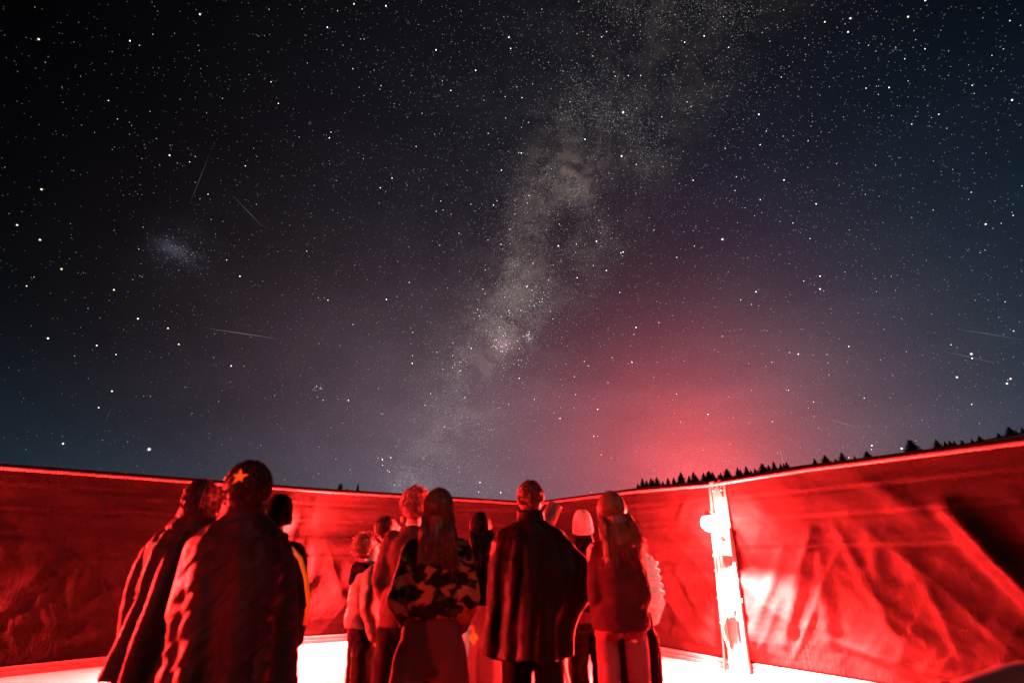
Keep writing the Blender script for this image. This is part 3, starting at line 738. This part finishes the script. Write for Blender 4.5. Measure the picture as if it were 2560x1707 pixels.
ORD = ['first', 'second', 'third', 'fourth', 'fifth', 'sixth', 'seventh', 'eighth', 'ninth', 'tenth', 'eleventh', 'twelfth', 'thirteenth', 'fourteenth', 'fifteenth', 'sixteenth', 'seventeenth', 'eighteenth', 'nineteenth', 'twentieth']
def tree(az, tan, k, label, group, r_=98.0):
    x, y = r_ * math.sin(R(az)), r_ * math.cos(R(az)); zb = terrain_z(x, y) - .15; h = max(.5, 1.35 + tan * r_ - zb)
    root = thing('conifer_tree', label, 'tree', (x, y, zb), random.random() * 6, group)
    w = h * random.uniform(.9, 1.1) if h > 2.5 else h * 1.5
    cm, tm = KM[k]
    for nm, m_ in (('crown', cm), ('trunk', tm)):
        o = bpy.data.objects.new(nm, m_); COL.objects.link(o); o.parent = root; o.scale = (w, w, h)
for i, (az, tan) in enumerate(TREES):
    az += .12 * math.sin(i * 2.3)
    k = KIND.get(i, [0, 1, 3, 5, 6, 0, 3][(i * 5) % 7])
    if i < 31:
        n = i if i < 16 else 30 - i
        end = 'left' if i < 16 else 'right'
        lab = f'{SH[k]} conifer, {ORD[n]} from the {end} end of the dense row'
        tree(az, tan + .001, k, lab, 'dense row of conifers beyond the right wall', 98 + (i % 3) * 3 - 3)
    elif i < 38:
        lab = f'{SH[k]} conifer, {ORD[i - 31]} from the left among scattered trees right of the dense row'
        tree(az, tan, k, lab, 'scattered conifers above the right wall')
    elif i < 52:
        lab = f'{SH[k]} tree, {ORD[i - 38]} from the left along the black ridge at right'
        tree(az, tan, k, lab, 'trees along the black ridge')
    else:
        lab = ['yellowish conifer tip, left one of the pair above the left wall', 'lowest shrubby treetop between the two conifer tips above the left wall', 'yellowish conifer tip, right one of the pair above the left wall'][i - 52]
        tree(az, tan, k if i != 54 else 3, lab, 'treetops above the left wall')

# ------------------------------------------------------------------ people
ARMS = {
 'close': ((.160, 0, 1.39), (.158, -.03, 1.14), (.13, .10, .98)),
 'down': ((.185, 0, 1.39), (.245, -.03, 1.13), (.245, .06, .90)),
 'pocket': ((.18, 0, 1.39), (.232, -.055, 1.14), (.165, .11, .99)),
 'tight': ((.175, 0, 1.39), (.200, -.035, 1.14), (.15, .10, .98)),
 'cape': ((.165, 0, 1.39), (.185, -.005, 1.13), (.12, .10, .96)),
 'front': ((.185, 0, 1.39), (.27, .0, 1.13), (.11, .23, 1.12)),
 'elbow_out': ((.185, 0, 1.39), (.30, -.02, 1.16), (.17, .13, 1.02)),
 'up': ((.185, 0, 1.39), (.24, .16, 1.22), (.08, .22, 1.46)),
}
class Person:
    def __init__(s, label, x, y, h, yaw=0, head=(0, 0), arms=('down', 'down'), slim=1.0, stance=1.0):
        s.k = h / 1.75; s.h = h; s.slim = slim; s.arms = arms; s.head = head; s.st = stance
        s.root = thing('person', label, 'person', (x, y, 0), R(yaw), None)
        s.root.scale = (s.k, s.k, s.k)
        s.hm = Matrix.Translation((0, 0, 1.52)) @ Matrix.Rotation(R(head[0]), 4, 'Z') @ Matrix.Rotation(R(head[1]), 4, 'X') @ Matrix.Translation((0, 0, -1.52))
    def hd(s, g):
        g.xf(lambda p: s.hm @ p); return g
    def armpts(s, side):
        a = ARMS[s.arms[0 if side < 0 else 1]]
        return [Vector((p[0] * side * (s.slim if i == 0 else (s.slim + 1) / 2), p[1], p[2])) for i, p in enumerate(a)]
    def legpts(s, side):
        return [Vector((side * .09, 0, .90)), Vector((side * .105 * s.st, .012, .49)), Vector((side * .115 * s.st, -.02, .085))]
    def put(s, name, g_or_me, m, smooth=True, label=None):
        me = g_or_me.mesh(name) if isinstance(g_or_me, G) else g_or_me
        o = mk(name, me, m, s.root, smooth)
        if label: o['label'] = label
        return o
    def body(s, fine=False, cr=0.0):
        g = G(); w = s.slim
        g.prof([(0, 0, .86 + cr, .08 * w, .07), (0, 0, .89 + cr, .14 * w * (.8 if cr else 1), .10 * (.8 if cr else 1)), (0, 0, .95 + cr * .7, .165 * w, .115), (0, 0, 1.08, .133 * w, .095), (0, 0, 1.22, .152 * w, .108), (0, 0, 1.34, .172 * w, .112), (0, 0, 1.42, .150 * w, .085), (0, .0, 1.47, .06, .055)])
        g.cap((0, -.005, 1.42), (0, .01, 1.54), .056, .052)
        hg = G()
        hg.ell((0, -.005, 1.652), (.076, .094, .098), nu=24, nv=16); hg.ell((0, .035, 1.60), (.058, .062, .075)); hg.ell((0, .062, 1.555), (.034, .034, .026))
        hg.cap((0, .088, 1.648), (0, .113, 1.612), .010, .014); hg.ell((-.012, .102, 1.609), (.010, .012, .008)); hg.ell((.012, .102, 1.609), (.010, .012, .008))
        hg.ell((0, .090, 1.583), (.026, .014, .006)); hg.ell((0, .088, 1.572), (.022, .014, .007))
        hg.ell((-.03, .082, 1.668), (.022, .012, .007)); hg.ell((.03, .082, 1.668), (.022, .012, .007)); hg.ell((-.042, .06, 1.615), (.02, .025, .018)); hg.ell((.042, .06, 1.615), (.02, .025, .018))
        for sd in (-1, 1): hg.ell((sd * .079, -.004, 1.622), (.010, .021, .033)); hg.ell((sd * .076, .002, 1.597), (.008, .011, .012))
        s.hd(hg); g.add(hg.v, hg.f)
        for sd in (-1, 1):
            a = s.armpts(sd); g.chain(a, [.056, .043, .027])
            g.cap(a[1], a[1] + (a[2] - a[1]) * .4, .042, .042)
            d = (a[2] - a[1]).normalized(); side = d.cross(Vector((0, 1, 0.3))).normalized(); nrm = side.cross(d).normalized()
            pc = a[2] + d * .05
            g.cap(a[2], pc + d * .01, .026, .030); g.ell(pc, (.032, .022, .035))
            for i, (off, L) in enumerate(((-.030, .062), (-.010, .072), (.010, .068), (.029, .054))):
                b = pc + side * off + d * .028; m1 = b + d * L * .55 + nrm * .008; m2 = m1 + d * L * .42 + nrm * .022
                g.cap(b, m1, .0095, .0088, 8); g.cap(m1, m2, .0088, .0074, 8)
            b = pc - side * .03 * sd - d * .02; g.cap(b, b - side * .028 * sd + d * .03 + nrm * .01, .011, .010, 8); g.cap(b - side * .028 * sd + d * .03 + nrm * .01, b - side * .028 * sd + d * .058 + nrm * .02, .010, .008, 8)
            l = s.legpts(sd); g.chain(l, [.064, .046, .034]); g.cap(l[1], l[1] + (l[2] - l[1]) * .35, .042, .044)
            g.cap(l[2] + Vector((0, -.02, -.035)), l[2] + Vector((.012 * sd, .15, -.055)), .036, .026)
        return s.put('body', remesh(g, 'body', .0075 if fine else .0115, 3), M['skin'])
    def eyes(s):
        for sd in (-1, 1):
            g = G(); g.ell((sd * .030, .083, 1.652), (.0125, .010, .0085)); s.hd(g); s.put('eye', g, M['eye'])
    def shoes(s, m='shoe'):
        for sd in (-1, 1):
            l = s.legpts(sd)[2]; g = G()
            g.cap(l + Vector((0, -.03, -.03)), l + Vector((.012 * sd, .15, -.045)), .048, .036); g.cap(l + Vector((0, -.02, 0)), l + Vector((0, -.02, .05)), .048, .046)
            o = s.put('shoe', remesh(g, 'shoe', .012, 2), M[m])
            g = G(); g.prof([(l.x + .006 * sd, l.y + .055, .0, .047, .15), (l.x + .006 * sd, l.y + .055, .022, .049, .152)], 24, 2.6); so_ = mk('sole', g.mesh('sole'), M['sole'], o)
    def trousers(s, m, r=(.105, .082, .068), hem=.075, wr=.008, freq=(9, 9, 9), top=1.10, cr=0.0, seed=1, vox=.011):
        g = G(); w = s.slim
        hw = max(.172 * w * (.9 if cr else 1), .075 + r[0] * .9); g.prof([(0, 0, .74 + cr, .05 * w, .06), (0, 0, .79 + cr, .11 * w, .10), (0, 0, .83 + cr * .8, hw * .9, .118), (0, 0, .90, hw, .128), (0, 0, .97, hw * .97, .122), (0, 0, top, .150 * w, .110)])
        for sd in (-1, 1):
            l = s.legpts(sd); l[2].z = hem + .02
            n = 10; pts = []; rad = []
            for i in range(n + 1):
                t = i / n
                p = l[0].lerp(l[1], t * 2) if t < .5 else l[1].lerp(l[2], t * 2 - 1)
                rr = r[0] + (r[1] - r[0]) * t * 2 if t < .5 else r[1] + (r[2] - r[1]) * (t * 2 - 1)
                pts.append(p + Vector((0, 0, cr * .6)) if i == 0 else p); rad.append(rr * (.86 if i == 0 else 1))
            g.tube(pts, rad, 20)
        me = remesh(g, 'trousers', vox, 8); wrinkle(me, wr, freq, seed, True)
        return s.put('trousers', me, M[m])
    def jacket(s, m, hem=.88, rx=(.20, .185, .20, .20), ry=(.15, .13, .14, .13), sl=(.078, .068, .052), wr=.009, freq=(7, 7, 12), seed=2, name='jacket', rings=0, collar=.0, cuff=True, vox=.0105):
        g = G(); w = s.slim
        z = [hem, hem + (1.12 - hem) * .5, 1.12, 1.30, 1.39, 1.44, 1.475]
        X = [rx[0], rx[0], rx[1], rx[2], rx[3] * .93, .13, .082]; Y = [ry[0], ry[0], ry[1], ry[2], ry[3] * .85, .09, .075]
        g.prof([(0, -.005, a, b * w, c) for a, b, c in zip(z, X, Y)], 30, 2.2)
        if rings:
            n = rings
            for i in range(n):
                zz = hem + .03 + (1.36 - hem) * i / n
                k = float(np.interp(zz, z, X)) * w; k2 = float(np.interp(zz, z, Y)); hh = (1.36 - hem) / n * .62
                g.prof([(0, -.005, zz - hh, k * .95, k2 * .95), (0, -.005, zz - hh * .5, k * 1.06, k2 * 1.08), (0, -.005, zz, k * 1.09, k2 * 1.12), (0, -.005, zz + hh * .5, k * 1.06, k2 * 1.08), (0, -.005, zz + hh, k * .95, k2 * .95)], 30)
        for sd in (-1, 1):
            a = s.armpts(sd); end = a[2] - (a[2] - a[1]) * .04
            g.chain([a[0] - Vector((.02 * sd, 0, 0)), a[1], end], list(sl))
            if rings:
                for (p0, p1, r0, r1) in ((a[0], a[1], sl[0], sl[1]), (a[1], end, sl[1], sl[2])):
                    for i in range(5):
                        t = (i + .5) / 5; c = p0.lerp(p1, t); rr = (r0 + (r1 - r0) * t) * 1.42; d = (p1 - p0).normalized()
                        g.ell(c, (rr, rr, (p1 - p0).length / 9), d.to_track_quat('Z', 'Y').to_matrix())
        if collar: g.prof([(0, -.005, 1.42, .105, .092), (0, 0, 1.46 + collar * .5, .088, .082), (0, .005, 1.47 + collar, .082, .08)], 24)
        me = remesh(g, name, vox, 2 if rings else 4); wrinkle(me, wr, freq, seed, True)
        if not rings: wrinkle(me, wr * .8, (3, 3, 5), seed + 4)
        return s.put(name, me, M[m])
    def hood(s, m, seed=4):
        g = G(); g.cap((-.10, -.055, 1.44), (0, -.115, 1.43), .045, .06); g.cap((0, -.115, 1.43), (.10, -.055, 1.44), .06, .045)
        g.cap((-.10, -.055, 1.44), (-.08, .05, 1.42), .045, .035); g.cap((.10, -.055, 1.44), (.08, .05, 1.42), .045, .035); g.cap((0, -.12, 1.44), (0, -.14, 1.33), .055, .04)
        me = remesh(g, 'hood', .0105, 3); wrinkle(me, .01, (9, 9, 9), seed, True); return s.put('hood', me, M[m])
    def cape(s, m, neck=1.50, hem=.62, rx=.30, ry=.25, cx=0.0, amp=.035, folds=9, seed=1, bulges=(), collar=None, shr=.225, diag=0.0, twist=0.0, fullness=1.0):
        rnd = random.Random(seed); n, m_ = 150, 90
        comps = [(folds + rnd.randint(-3, 4), rnd.random() * 6.28, rnd.uniform(.4, 1), rnd.uniform(-1.4, 1.4)) for _ in range(5)]
        tot = sum(c[2] for c in comps)
        V = []
        for i in range(m_ + 1):
            t = i / m_; z = neck + (hem - neck) * t
            zr = [neck, neck - .035, neck - .09, neck - .16, neck - .30, neck - .55, hem]
            a_ = float(np.interp(-z, [-v for v in zr], [.085, .12, shr * .86, shr, shr * 1.06, shr + (rx - shr) * .55, rx]))
            b_ = float(np.interp(-z, [-v for v in zr], [.080, .10, .115, .135, .155, .135 + (ry - .135) * .6, ry]))
            fa = amp * min(1, max(0, t - .06) * 1.5) ** .8
            for j in range(n):
                th = 2 * math.pi * j / n
                f = sum(w * math.cos(k * (th + tw * t * .25 + twist * t) + ph) for k, ph, w, tw in comps) / tot
                f = (abs(f) ** .7) * (1 if f > 0 else -1)
                rr = 1 + f * fa / max(a_, .1) * 2.0
                x = cx * t + a_ * math.cos(th) * rr; y = b_ * math.sin(th) * rr
                for (bt, bz, bw, bh, ba) in bulges:
                    dth = (th - bt + math.pi) % (2 * math.pi) - math.pi
                    g_b = ba * math.exp(-(dth / bw) ** 2 - ((z - bz) / bh) ** 2)
                    x += g_b * math.cos(bt); y += g_b * math.sin(bt)
                V.append((x, y, z + (.022 * f if i == m_ else 0)))
        F = []
        for i in range(m_):
            for j in range(n):
                a = i * n + j; b = i * n + (j + 1) % n; F.append((a, a + n, b + n, b))
        me = bpy.data.meshes.new('cape'); me.from_pydata(V, [], F); me.update()
        wrinkle(me, .006, (14, 14, 5), seed, True)
        wrinkle(me, .006, (6, 6, 22), seed + 7)
        if diag: wrinkle(me, diag, (5, 5, 26), seed + 2, True, 2, .8)
        o = s.put('cape', me, M[m]); sd = o.modifiers.new('thickness', 'SOLIDIFY'); sd.thickness = .006; sd.offset = -1
        if collar:
            g = G(); h = collar
            rings = []
            for k, (zz, a, b) in enumerate(((neck - .05, .115, .10), (neck, .098, .088), (neck + h * .6, .094, .088), (neck + h, .098, .092), (neck + h - .006, .088, .083), (neck - .03, .086, .08))):
                rings.append([(a * math.cos(2 * math.pi * j / 40) * (1 + .03 * math.sin(5 * j)), -.004 + b * math.sin(2 * math.pi * j / 40), zz) for j in range(40)])
            g.loft(rings, False); s.put('collar', g, M[m])
        return o
    def hair(s, kind, m, end=1.25, n=420, seed=3, lean=0.0, width=1.0, puff=1.0):
        rnd = random.Random(seed); g = G()
        C = Vector((0, -.012, 1.655)); RX, RY, RZ = .086 * puff, .108 * puff, .108 * puff
        base = G()
        if kind in ('long', 'short', 'bun'):
            base.ell((0, -.020, 1.665), (.083 * puff, .096 * puff, .096 * puff), nu=20, nv=14); base.ell((0, -.040, 1.61), (.074, .062, .07))
        if kind == 'curly': base.ell((0, -.018, 1.665), (.094, .104, .100), nu=20, nv=14); base.ell((0, -.04, 1.62), (.085, .07, .075))
        s.hd(base)
        if kind == 'long': base.chain([Vector((0, -.045, 1.60)), Vector((lean * .5, -.085, 1.46)), Vector((lean, -.10, end + .08))], [.07 * width, .058 * width, .03 * width])
        me = remesh(base, 'hair', .011, 3); wrinkle(me, .006, (30, 30, 8), seed, True)
        hb = me
        st = G()
        def surf(th, ph, k=1.0):
            return Vector((RX * k * math.sin(ph) * math.cos(th), RY * k * math.sin(ph) * math.sin(th), RZ * k * math.cos(ph))) + C
        if kind == 'long':
            for i in range(n):
                th = rnd.uniform(math.pi * .93, math.pi * 2.07); k = rnd.uniform(.98, 1.10); pts = []
                th0 = th + rnd.gauss(0, .05)
                for a in np.linspace(.05, 1.75, 7): pts.append(s.hm @ surf(th0, a, k))
                p = pts[-1]; e = end + rnd.gauss(0, .05) ; out = rnd.uniform(0, .03); x0 = p.x
                fx = x0 * rnd.uniform(.9, 1.35) * width + lean
                ph = rnd.random() * 6
                for t in np.linspace(.15, 1, 8):
                    z = p.z + (e - p.z) * t; yb = -.035 - .085 * min(1, t * 2.2) - out
                    if p.y > -.02: yb = p.y * (1 - t) + (-.03) * t
                    pts.append(Vector((x0 + (fx - x0) * t + .007 * math.sin(t * 7 + ph), yb + .006 * math.cos(t * 6 + ph) if p.y <= -.02 else yb, z)))
                r0 = rnd.uniform(.0022, .004)
                st.tube(pts, [r0] * (len(pts) - 3) + [r0 * .8, r0 * .5, r0 * .15], 3, False)
        elif kind == 'curly':
            for i in range(n):
                th = rnd.uniform(0, 6.283); ph = math.acos(rnd.uniform(-.62, 1))
                p = surf(th, ph, rnd.uniform(1.02, 1.18))
                if math.sin(th) > .45 and ph > 1.15: continue
                ax = (p - C).normalized(); u = ax.orthogonal().normalized(); v = ax.cross(u); r_ = rnd.uniform(.008, .016); pts = []
                for a in np.linspace(0, 8.5, 12): pts.append(s.hm @ (p + u * (r_ * math.cos(a)) + v * (r_ * math.sin(a)) + ax * (.0035 * a) - ax * .012))
                st.tube(pts, rnd.uniform(.0022, .0036), 3, False)
        else:
            for i in range(n):
                th = rnd.uniform(0, 6.283); ph = math.acos(rnd.uniform(-.45, 1)); 
                if math.sin(th) > .4 and ph > 1.05: continue
                pts = []
                L = rnd.uniform(.25, .5); dth = rnd.gauss(0, .25)
                for a in np.linspace(0, 1, 5): pts.append(s.hm @ surf(th + dth * a, min(ph + L * a, 2.05), 1.0 + .05 * math.sin(a * 2.6)))
                st.tube(pts, [.0035, .0035, .003, .002, .0008], 3, False)
            if kind == 'bun':
                for i in range(160):
                    a0 = rnd.random() * 6.28; b0 = rnd.random() * 3.1; pts = []
                    for a in np.linspace(0, 2.4, 8): pts.append(s.hm @ (Vector((0, -.055, 1.765)) + Vector((math.cos(a0 + a) * math.sin(b0), math.sin(a0 + a) * math.sin(b0), math.cos(b0))) * .045))
                    st.tube(pts, .0035, 3, False)
        # one hair mesh: scalp mass plus strands
        n0 = len(hb.vertices); vv = [tuple(v.co) for v in hb.vertices] + st.v
        ff = [tuple(p.vertices) for p in hb.polygons] + [tuple(i + n0 for i in f) for f in st.f]
        me2 = bpy.data.meshes.new('hair'); me2.from_pydata(vv, [], ff); me2.update()
        return s.put('hair', me2, M[m])
    def beanie(s, m, seed=2, low=1.625, slouch=.0):
        g = G(); rings = []
        for i in range(22):
            t = i / 21; 
            z = low + (1.768 + slouch - low) * math.sin(t * math.pi / 2)
            k = math.cos(t * math.pi / 2) ** .78 if t < 1 else .02
            k = max(k, .02)
            k *= .93 + .10 * math.sin(min(1, t * 1.6) * math.pi * .5)
            rings.append([(.098 * k * math.cos(a) * (1 + .006 * math.cos(a * 20)), -.014 + .113 * k * math.sin(a) * (1 + .006 * math.cos(a * 20)), z + .025 * math.sin(a) * (1 - t)) for a in np.linspace(0, 2 * math.pi, 61)[:-1]])
        g.loft(rings)
        for z0 in (0, .012, .024, .036): g.tube([(.090 * math.cos(a), -.014 + .105 * math.sin(a), low + z0 + .025 * math.sin(a)) for a in np.linspace(0, 2 * math.pi, 41)], .009, 6)
        s.hd(g); me = g.mesh('beanie'); return s.put('beanie', me, M[m])

# 1: leftmost cape
p = Person('leftmost person, in a dark pleated cape with the hood lying on the back', -1.755, 2.86, 1.72, yaw=18, head=(4, 12), arms=('cape', 'cape'), slim=.95)
p.body(); p.trousers('dark_cloth', r=(.10, .08, .075)); p.shoes()
p.cape('quilted_nylon', neck=1.55, hem=.80, rx=.195, ry=.21, cx=.02, amp=.050, folds=9, seed=5, collar=.03, shr=.19)
p.hair('short', 'dark_hair', seed=8)
g = G(); g.ell((0, -.03, 1.58), (.088, .085, .085)); g.cap((-.06, -.045, 1.50), (.05, -.05, 1.49), .055, .055); me = remesh(g, 'hood', .010, 4); wrinkle(me, .010, (12, 12, 12), 5, True); wrinkle(me, .008, (8, 8, 22), 9, True, 2, .7); p.put('hood', me, M['quilted_nylon'])

# 2: big quilted cape with hair clip
p = Person('tall person in a long quilted cape with a yellow leaf hair clip', -1.235, 2.36, 1.72, yaw=8, head=(6, 6), arms=('cape', 'cape'))
p.body(); p.trousers('dark_cloth', r=(.10, .08, .075)); p.shoes()
p.cape('quilted_nylon', neck=1.53, hem=.84, rx=.235, ry=.24, cx=.07, amp=.024, folds=6, seed=12, collar=.055, shr=.215, diag=.010)
p.hair('short', 'dark_hair', seed=9, n=650, puff=1.14)
g = G(); pts = []
for i in range(10):
    a = math.pi / 2 + i * math.pi / 5; r_ = (.036 * (1, 0, .8, 0, 1.15, 0, .7, 0, 1.0, 0)[i] if i % 2 == 0 else .013); pts.append((-.012 + r_ * math.cos(a), r_ * math.sin(a) + 1.70))
rings = [[(x, -.142 + o_, z) for x, z in pts] for o_ in (0, .006)]
g.loft(rings[::-1]); p.hd(g); p.put('hair_clip', g, M['yellow'], smooth=False)
g = G(); g.ell((.086, .0, 1.545), (.010, .008, .018)); g.tube([(.082, 0, 1.585), (.086, 0, 1.56)], .0025, 6); p.hd(g); p.put('earring', g, M['yellow'])

# 3: black beanie
p = Person('person in a black beanie with a yellow strip down one sleeve', -1.50, 3.28, 1.68, yaw=14, head=(4, -4), arms=('down', 'down'), slim=.8)
p.body(); p.trousers('dark_cloth'); p.shoes(); p.jacket('dark_cloth', hem=.84, seed=21, collar=.05); p.beanie('black_knit', low=1.58)
a = p.armpts(1); g = G()
pts = [a[0] + Vector((-.02, -.085, .04)), a[0] + Vector((.045, -.07, -.02)), a[0].lerp(a[1], .5) + Vector((.062, -.055, 0)), a[1] + Vector((.062, -.045, 0)), a[1].lerp(a[2], .6) + Vector((.055, -.035, 0))]
g.tube(pts, .017, 8, True, .45); p.put('sleeve_stripe', g, M['yellow'])

# 4: small olive jacket person facing right
p = Person('short person in an olive jacket, face turned up to the right', -1.175, 4.40, 1.49, yaw=-62, head=(-6, 22), arms=('down', 'down'), slim=.85)
p.body(True); p.eyes(); p.trousers('dark_cloth', r=(.10, .085, .085), seed=9, wr=.014); p.shoes()
p.jacket('olive_jacket', hem=.95, rx=(.19, .185, .20, .20), ry=(.16, .15, .15, .14), seed=33, wr=.012, collar=.03); p.hood('dark_cloth'); p.hair('curly', 'fair_hair', n=330, seed=14)

# 5: dark hair face behind
p = Person('person looking up between the olive jacket and the curly head', -1.10, 4.78, 1.655, yaw=-50, head=(-10, 24), arms=('pocket', 'pocket'), slim=.9)
p.body(); p.eyes(); p.trousers('dark_cloth'); p.shoes(); p.jacket('dark_cloth', hem=.9, seed=41); p.hair('short', 'dark_hair', n=260, seed=15)

# 6: curly hair
p = Person('person with a mop of short curly hair standing behind the camouflage jacket', -.755, 3.96, 1.79, yaw=3, head=(8, 6), arms=('tight', 'tight'), slim=.92)
p.body(); p.trousers('dark_cloth', r=(.10, .082, .08)); p.shoes(); p.jacket('grey_jacket', hem=.86, seed=47, collar=.02); p.hair('curly', 'curly_hair', n=420, seed=16)
g = G(); g.ell((-.088, .0, 1.545), (.009, .008, .02)); p.hd(g); p.put('earring', g, M['yellow'])

# 7: camouflage jacket
p = Person('long haired person in a camouflage jacket and wide brown trousers', -.455, 3.18, 1.70, yaw=-2, head=(6, 8), arms=('tight', 'tight'), slim=.92, stance=1.35)
p.body(); p.trousers('brown_trousers', r=(.108, .100, .112), wr=.012, freq=(5, 5, 4), seed=6); p.shoes()
p.jacket('camo', hem=1.05, rx=(.175, .195, .205, .20), ry=(.15, .17, .16, .135), sl=(.074, .078, .050), seed=52, wr=.012, freq=(5, 5, 9)); p.hair('long', 'brown_hair', end=1.27, n=520, seed=17, lean=.035)
g = G(); g.tube([(.235, .02, 1.00), (.245, .02, .965)], .003, 6); g.loft([[(.245, .0 + t_, .965), (.275, .0 + t_, .935), (.245, .0 + t_, .895), (.215, .0 + t_, .935)] for t_ in (.005, 0)]); p.put('hanging_tag', g, M['yellow'], smooth=False)

# 8: pale trousers
p = Person('dark haired person in a black top and pale wide trousers', -.25, 4.24, 1.635, yaw=6, head=(-18, 8), arms=('front', 'front'), slim=.88)
p.body(); p.trousers('pale_trousers', r=(.118, .108, .125), wr=.014, freq=(6, 6, 3), seed=7); p.shoes(); p.jacket('dark_cloth', hem=1.05, rx=(.165, .17, .19, .19), seed=57); p.hair('long', 'dark_hair', end=1.42, n=380, seed=18, lean=.03, width=.95)

# 9: central cape
p = Person('short haired person in a long black cape, one elbow pushed out', .135, 3.74, 1.82, yaw=-3, head=(4, 4), arms=('cape', 'elbow_out'), slim=1.0)
p.body(); p.trousers('dark_cloth', r=(.105, .085, .08), wr=.012); p.shoes()
p.cape('black_nylon', neck=1.515, hem=.70, rx=.265, ry=.22, cx=-.03, amp=.030, folds=8, seed=23, collar=.05, shr=.25, bulges=((0, 1.14, .55, .17, .17), (math.pi * 1.88, 1.10, .45, .15, .07)))
p.hair('short', 'brown_hair', seed=19, n=700, puff=1.05)

# 10: pale beanie
p = Person('person in a pale knitted beanie and striped jumper', .66, 4.82, 1.70, yaw=4, head=(-14, 2), arms=('pocket', 'pocket'))
p.body(); p.trousers('dark_cloth', r=(.11, .09, .085), seed=8); p.shoes(); p.jacket('stripes', hem=.76, seed=61, name='jumper'); p.jacket('dark_cloth', hem=1.04, rx=(.21, .20, .215, .21), ry=(.16, .145, .155, .14), sl=(.085, .075, .060), seed=62, collar=.075); p.beanie('pale_knit', low=1.570)

# 11: long coat woman
p = Person('long haired person in a thigh length coat and slim jeans', .655, 3.36, 1.70, yaw=0, head=(-10, 6), arms=('close', 'close'), slim=.80, stance=.85)
p.body(cr=.10); p.trousers('denim', r=(.070, .055, .046), cr=.17, wr=.006, freq=(5, 5, 26), seed=11); p.shoes()
p.jacket('coat_wool', hem=.955, rx=(.215, .180, .18, .185), ry=(.15, .125, .125, .12), sl=(.062, .055, .047), seed=66, name='coat'); p.hair('long', 'fair_hair', end=1.38, n=560, seed=20, lean=.05, width=1.15)

# 12: puffer
p = Person('person in a pale ribbed puffer jacket behind the long haired coat wearer', .835, 3.90, 1.62, yaw=-12, head=(10, 4), arms=('front', 'tight'), slim=.9)
p.body(True); p.trousers('dark_cloth', r=(.10, .085, .11), seed=12, wr=.012, freq=(8, 8, 12)); p.shoes()
p.jacket('pale_jacket', hem=.93, rx=(.15, .15, .17, .175), sl=(.066, .060, .050), seed=71, rings=8, wr=.002, vox=.008); p.hair('long', 'brown_hair', end=1.38, n=300, seed=22)

# ------------------------------------------------------------------ telescopes
def lathe(prof_, n=40):
    return [[(r_ * math.cos(2 * math.pi * j / n), r_ * math.sin(2 * math.pi * j / n), z) for j in range(n)] for z, r_ in prof_]
def telescope(label, tip, direc, L, rad, ground=(0, 0), mt='tube_grey', tripod=True, cover=False):
    tip = Vector(tip); direc = Vector(direc).normalized(); back = tip - direc * L; mid = tip - direc * (L * .55)
    base = Vector((mid.x, mid.y, 0))
    root = thing('telescope', label, 'telescope', tuple(base))
    Q = direc.to_track_quat('Z', 'Y').to_matrix()
    def part(nm, g, m, smooth=True):
        g.xf(lambda p_: Q @ p_ + back - base); o = mk(nm, g.mesh(nm), m, root, smooth)
        md = o.modifiers.new('e', 'EDGE_SPLIT'); md.split_angle = R(40); return o
    g = G(); g.loft(lathe([(0, rad * .92), (.02, rad), (L * .72, rad), (L * .72 + .004, rad * 1.07), (L - .02, rad * 1.07), (L, rad * 1.05), (L - .002, rad * .98), (L * .7, rad * .96)] if not cover else
        [(0, rad * .9), (.02, rad), (L * .8, rad), (L * .86, rad * 1.02), (L * .93, rad * .97), (L * .97, rad * .86), (L * .99, rad * .66), (L, rad * .3), (L + .001, .001)])); part('tube', g, M[mt])
    g = G(); g.loft(lathe([(-.16, .022), (-.05, .022), (-.05, .032), (.0, .034), (.01, rad * .9)])); part('eyepiece_holder', g, M['tube_black'])
    for f in (.35, .6):
        g = G(); g.loft(lathe([(L * f - .015, rad * 1.0), (L * f - .015, rad * 1.09), (L * f + .015, rad * 1.09), (L * f + .015, rad * 1.0)]), True); part('tube_ring', g, M['black_metal'])
    g = G(); hz = (mid - Vector((0, 0, rad)) - base).z
    g.cap((0, 0, hz - .01), (0, 0, hz - .22), .05, .045); g.cap((0, 0, hz - .22), (0, 0, hz - .34), .06, .055)
    mk('mount', g.mesh('mount'), M['black_metal'], root)
    for k in range(3):
        a = .5 + k * 2.094; g = G(); g.tube([(math.cos(a) * .05, math.sin(a) * .05, hz - .30), (math.cos(a) * .34, math.sin(a) * .34, .01)], [.022, .018], 10); mk('leg', g.mesh('leg'), M['steel'], root)
telescope('grey telescope tube tilted up behind the shoulder of the central caped man', (.385, 4.55, 1.735), (.42, .25, .85), .62, .062)
telescope('dark rounded telescope tube close to the camera at the bottom right corner', (1.43, 1.50, 1.00), (.93, .08, .20), .80, .105, mt='tube_black', cover=True)
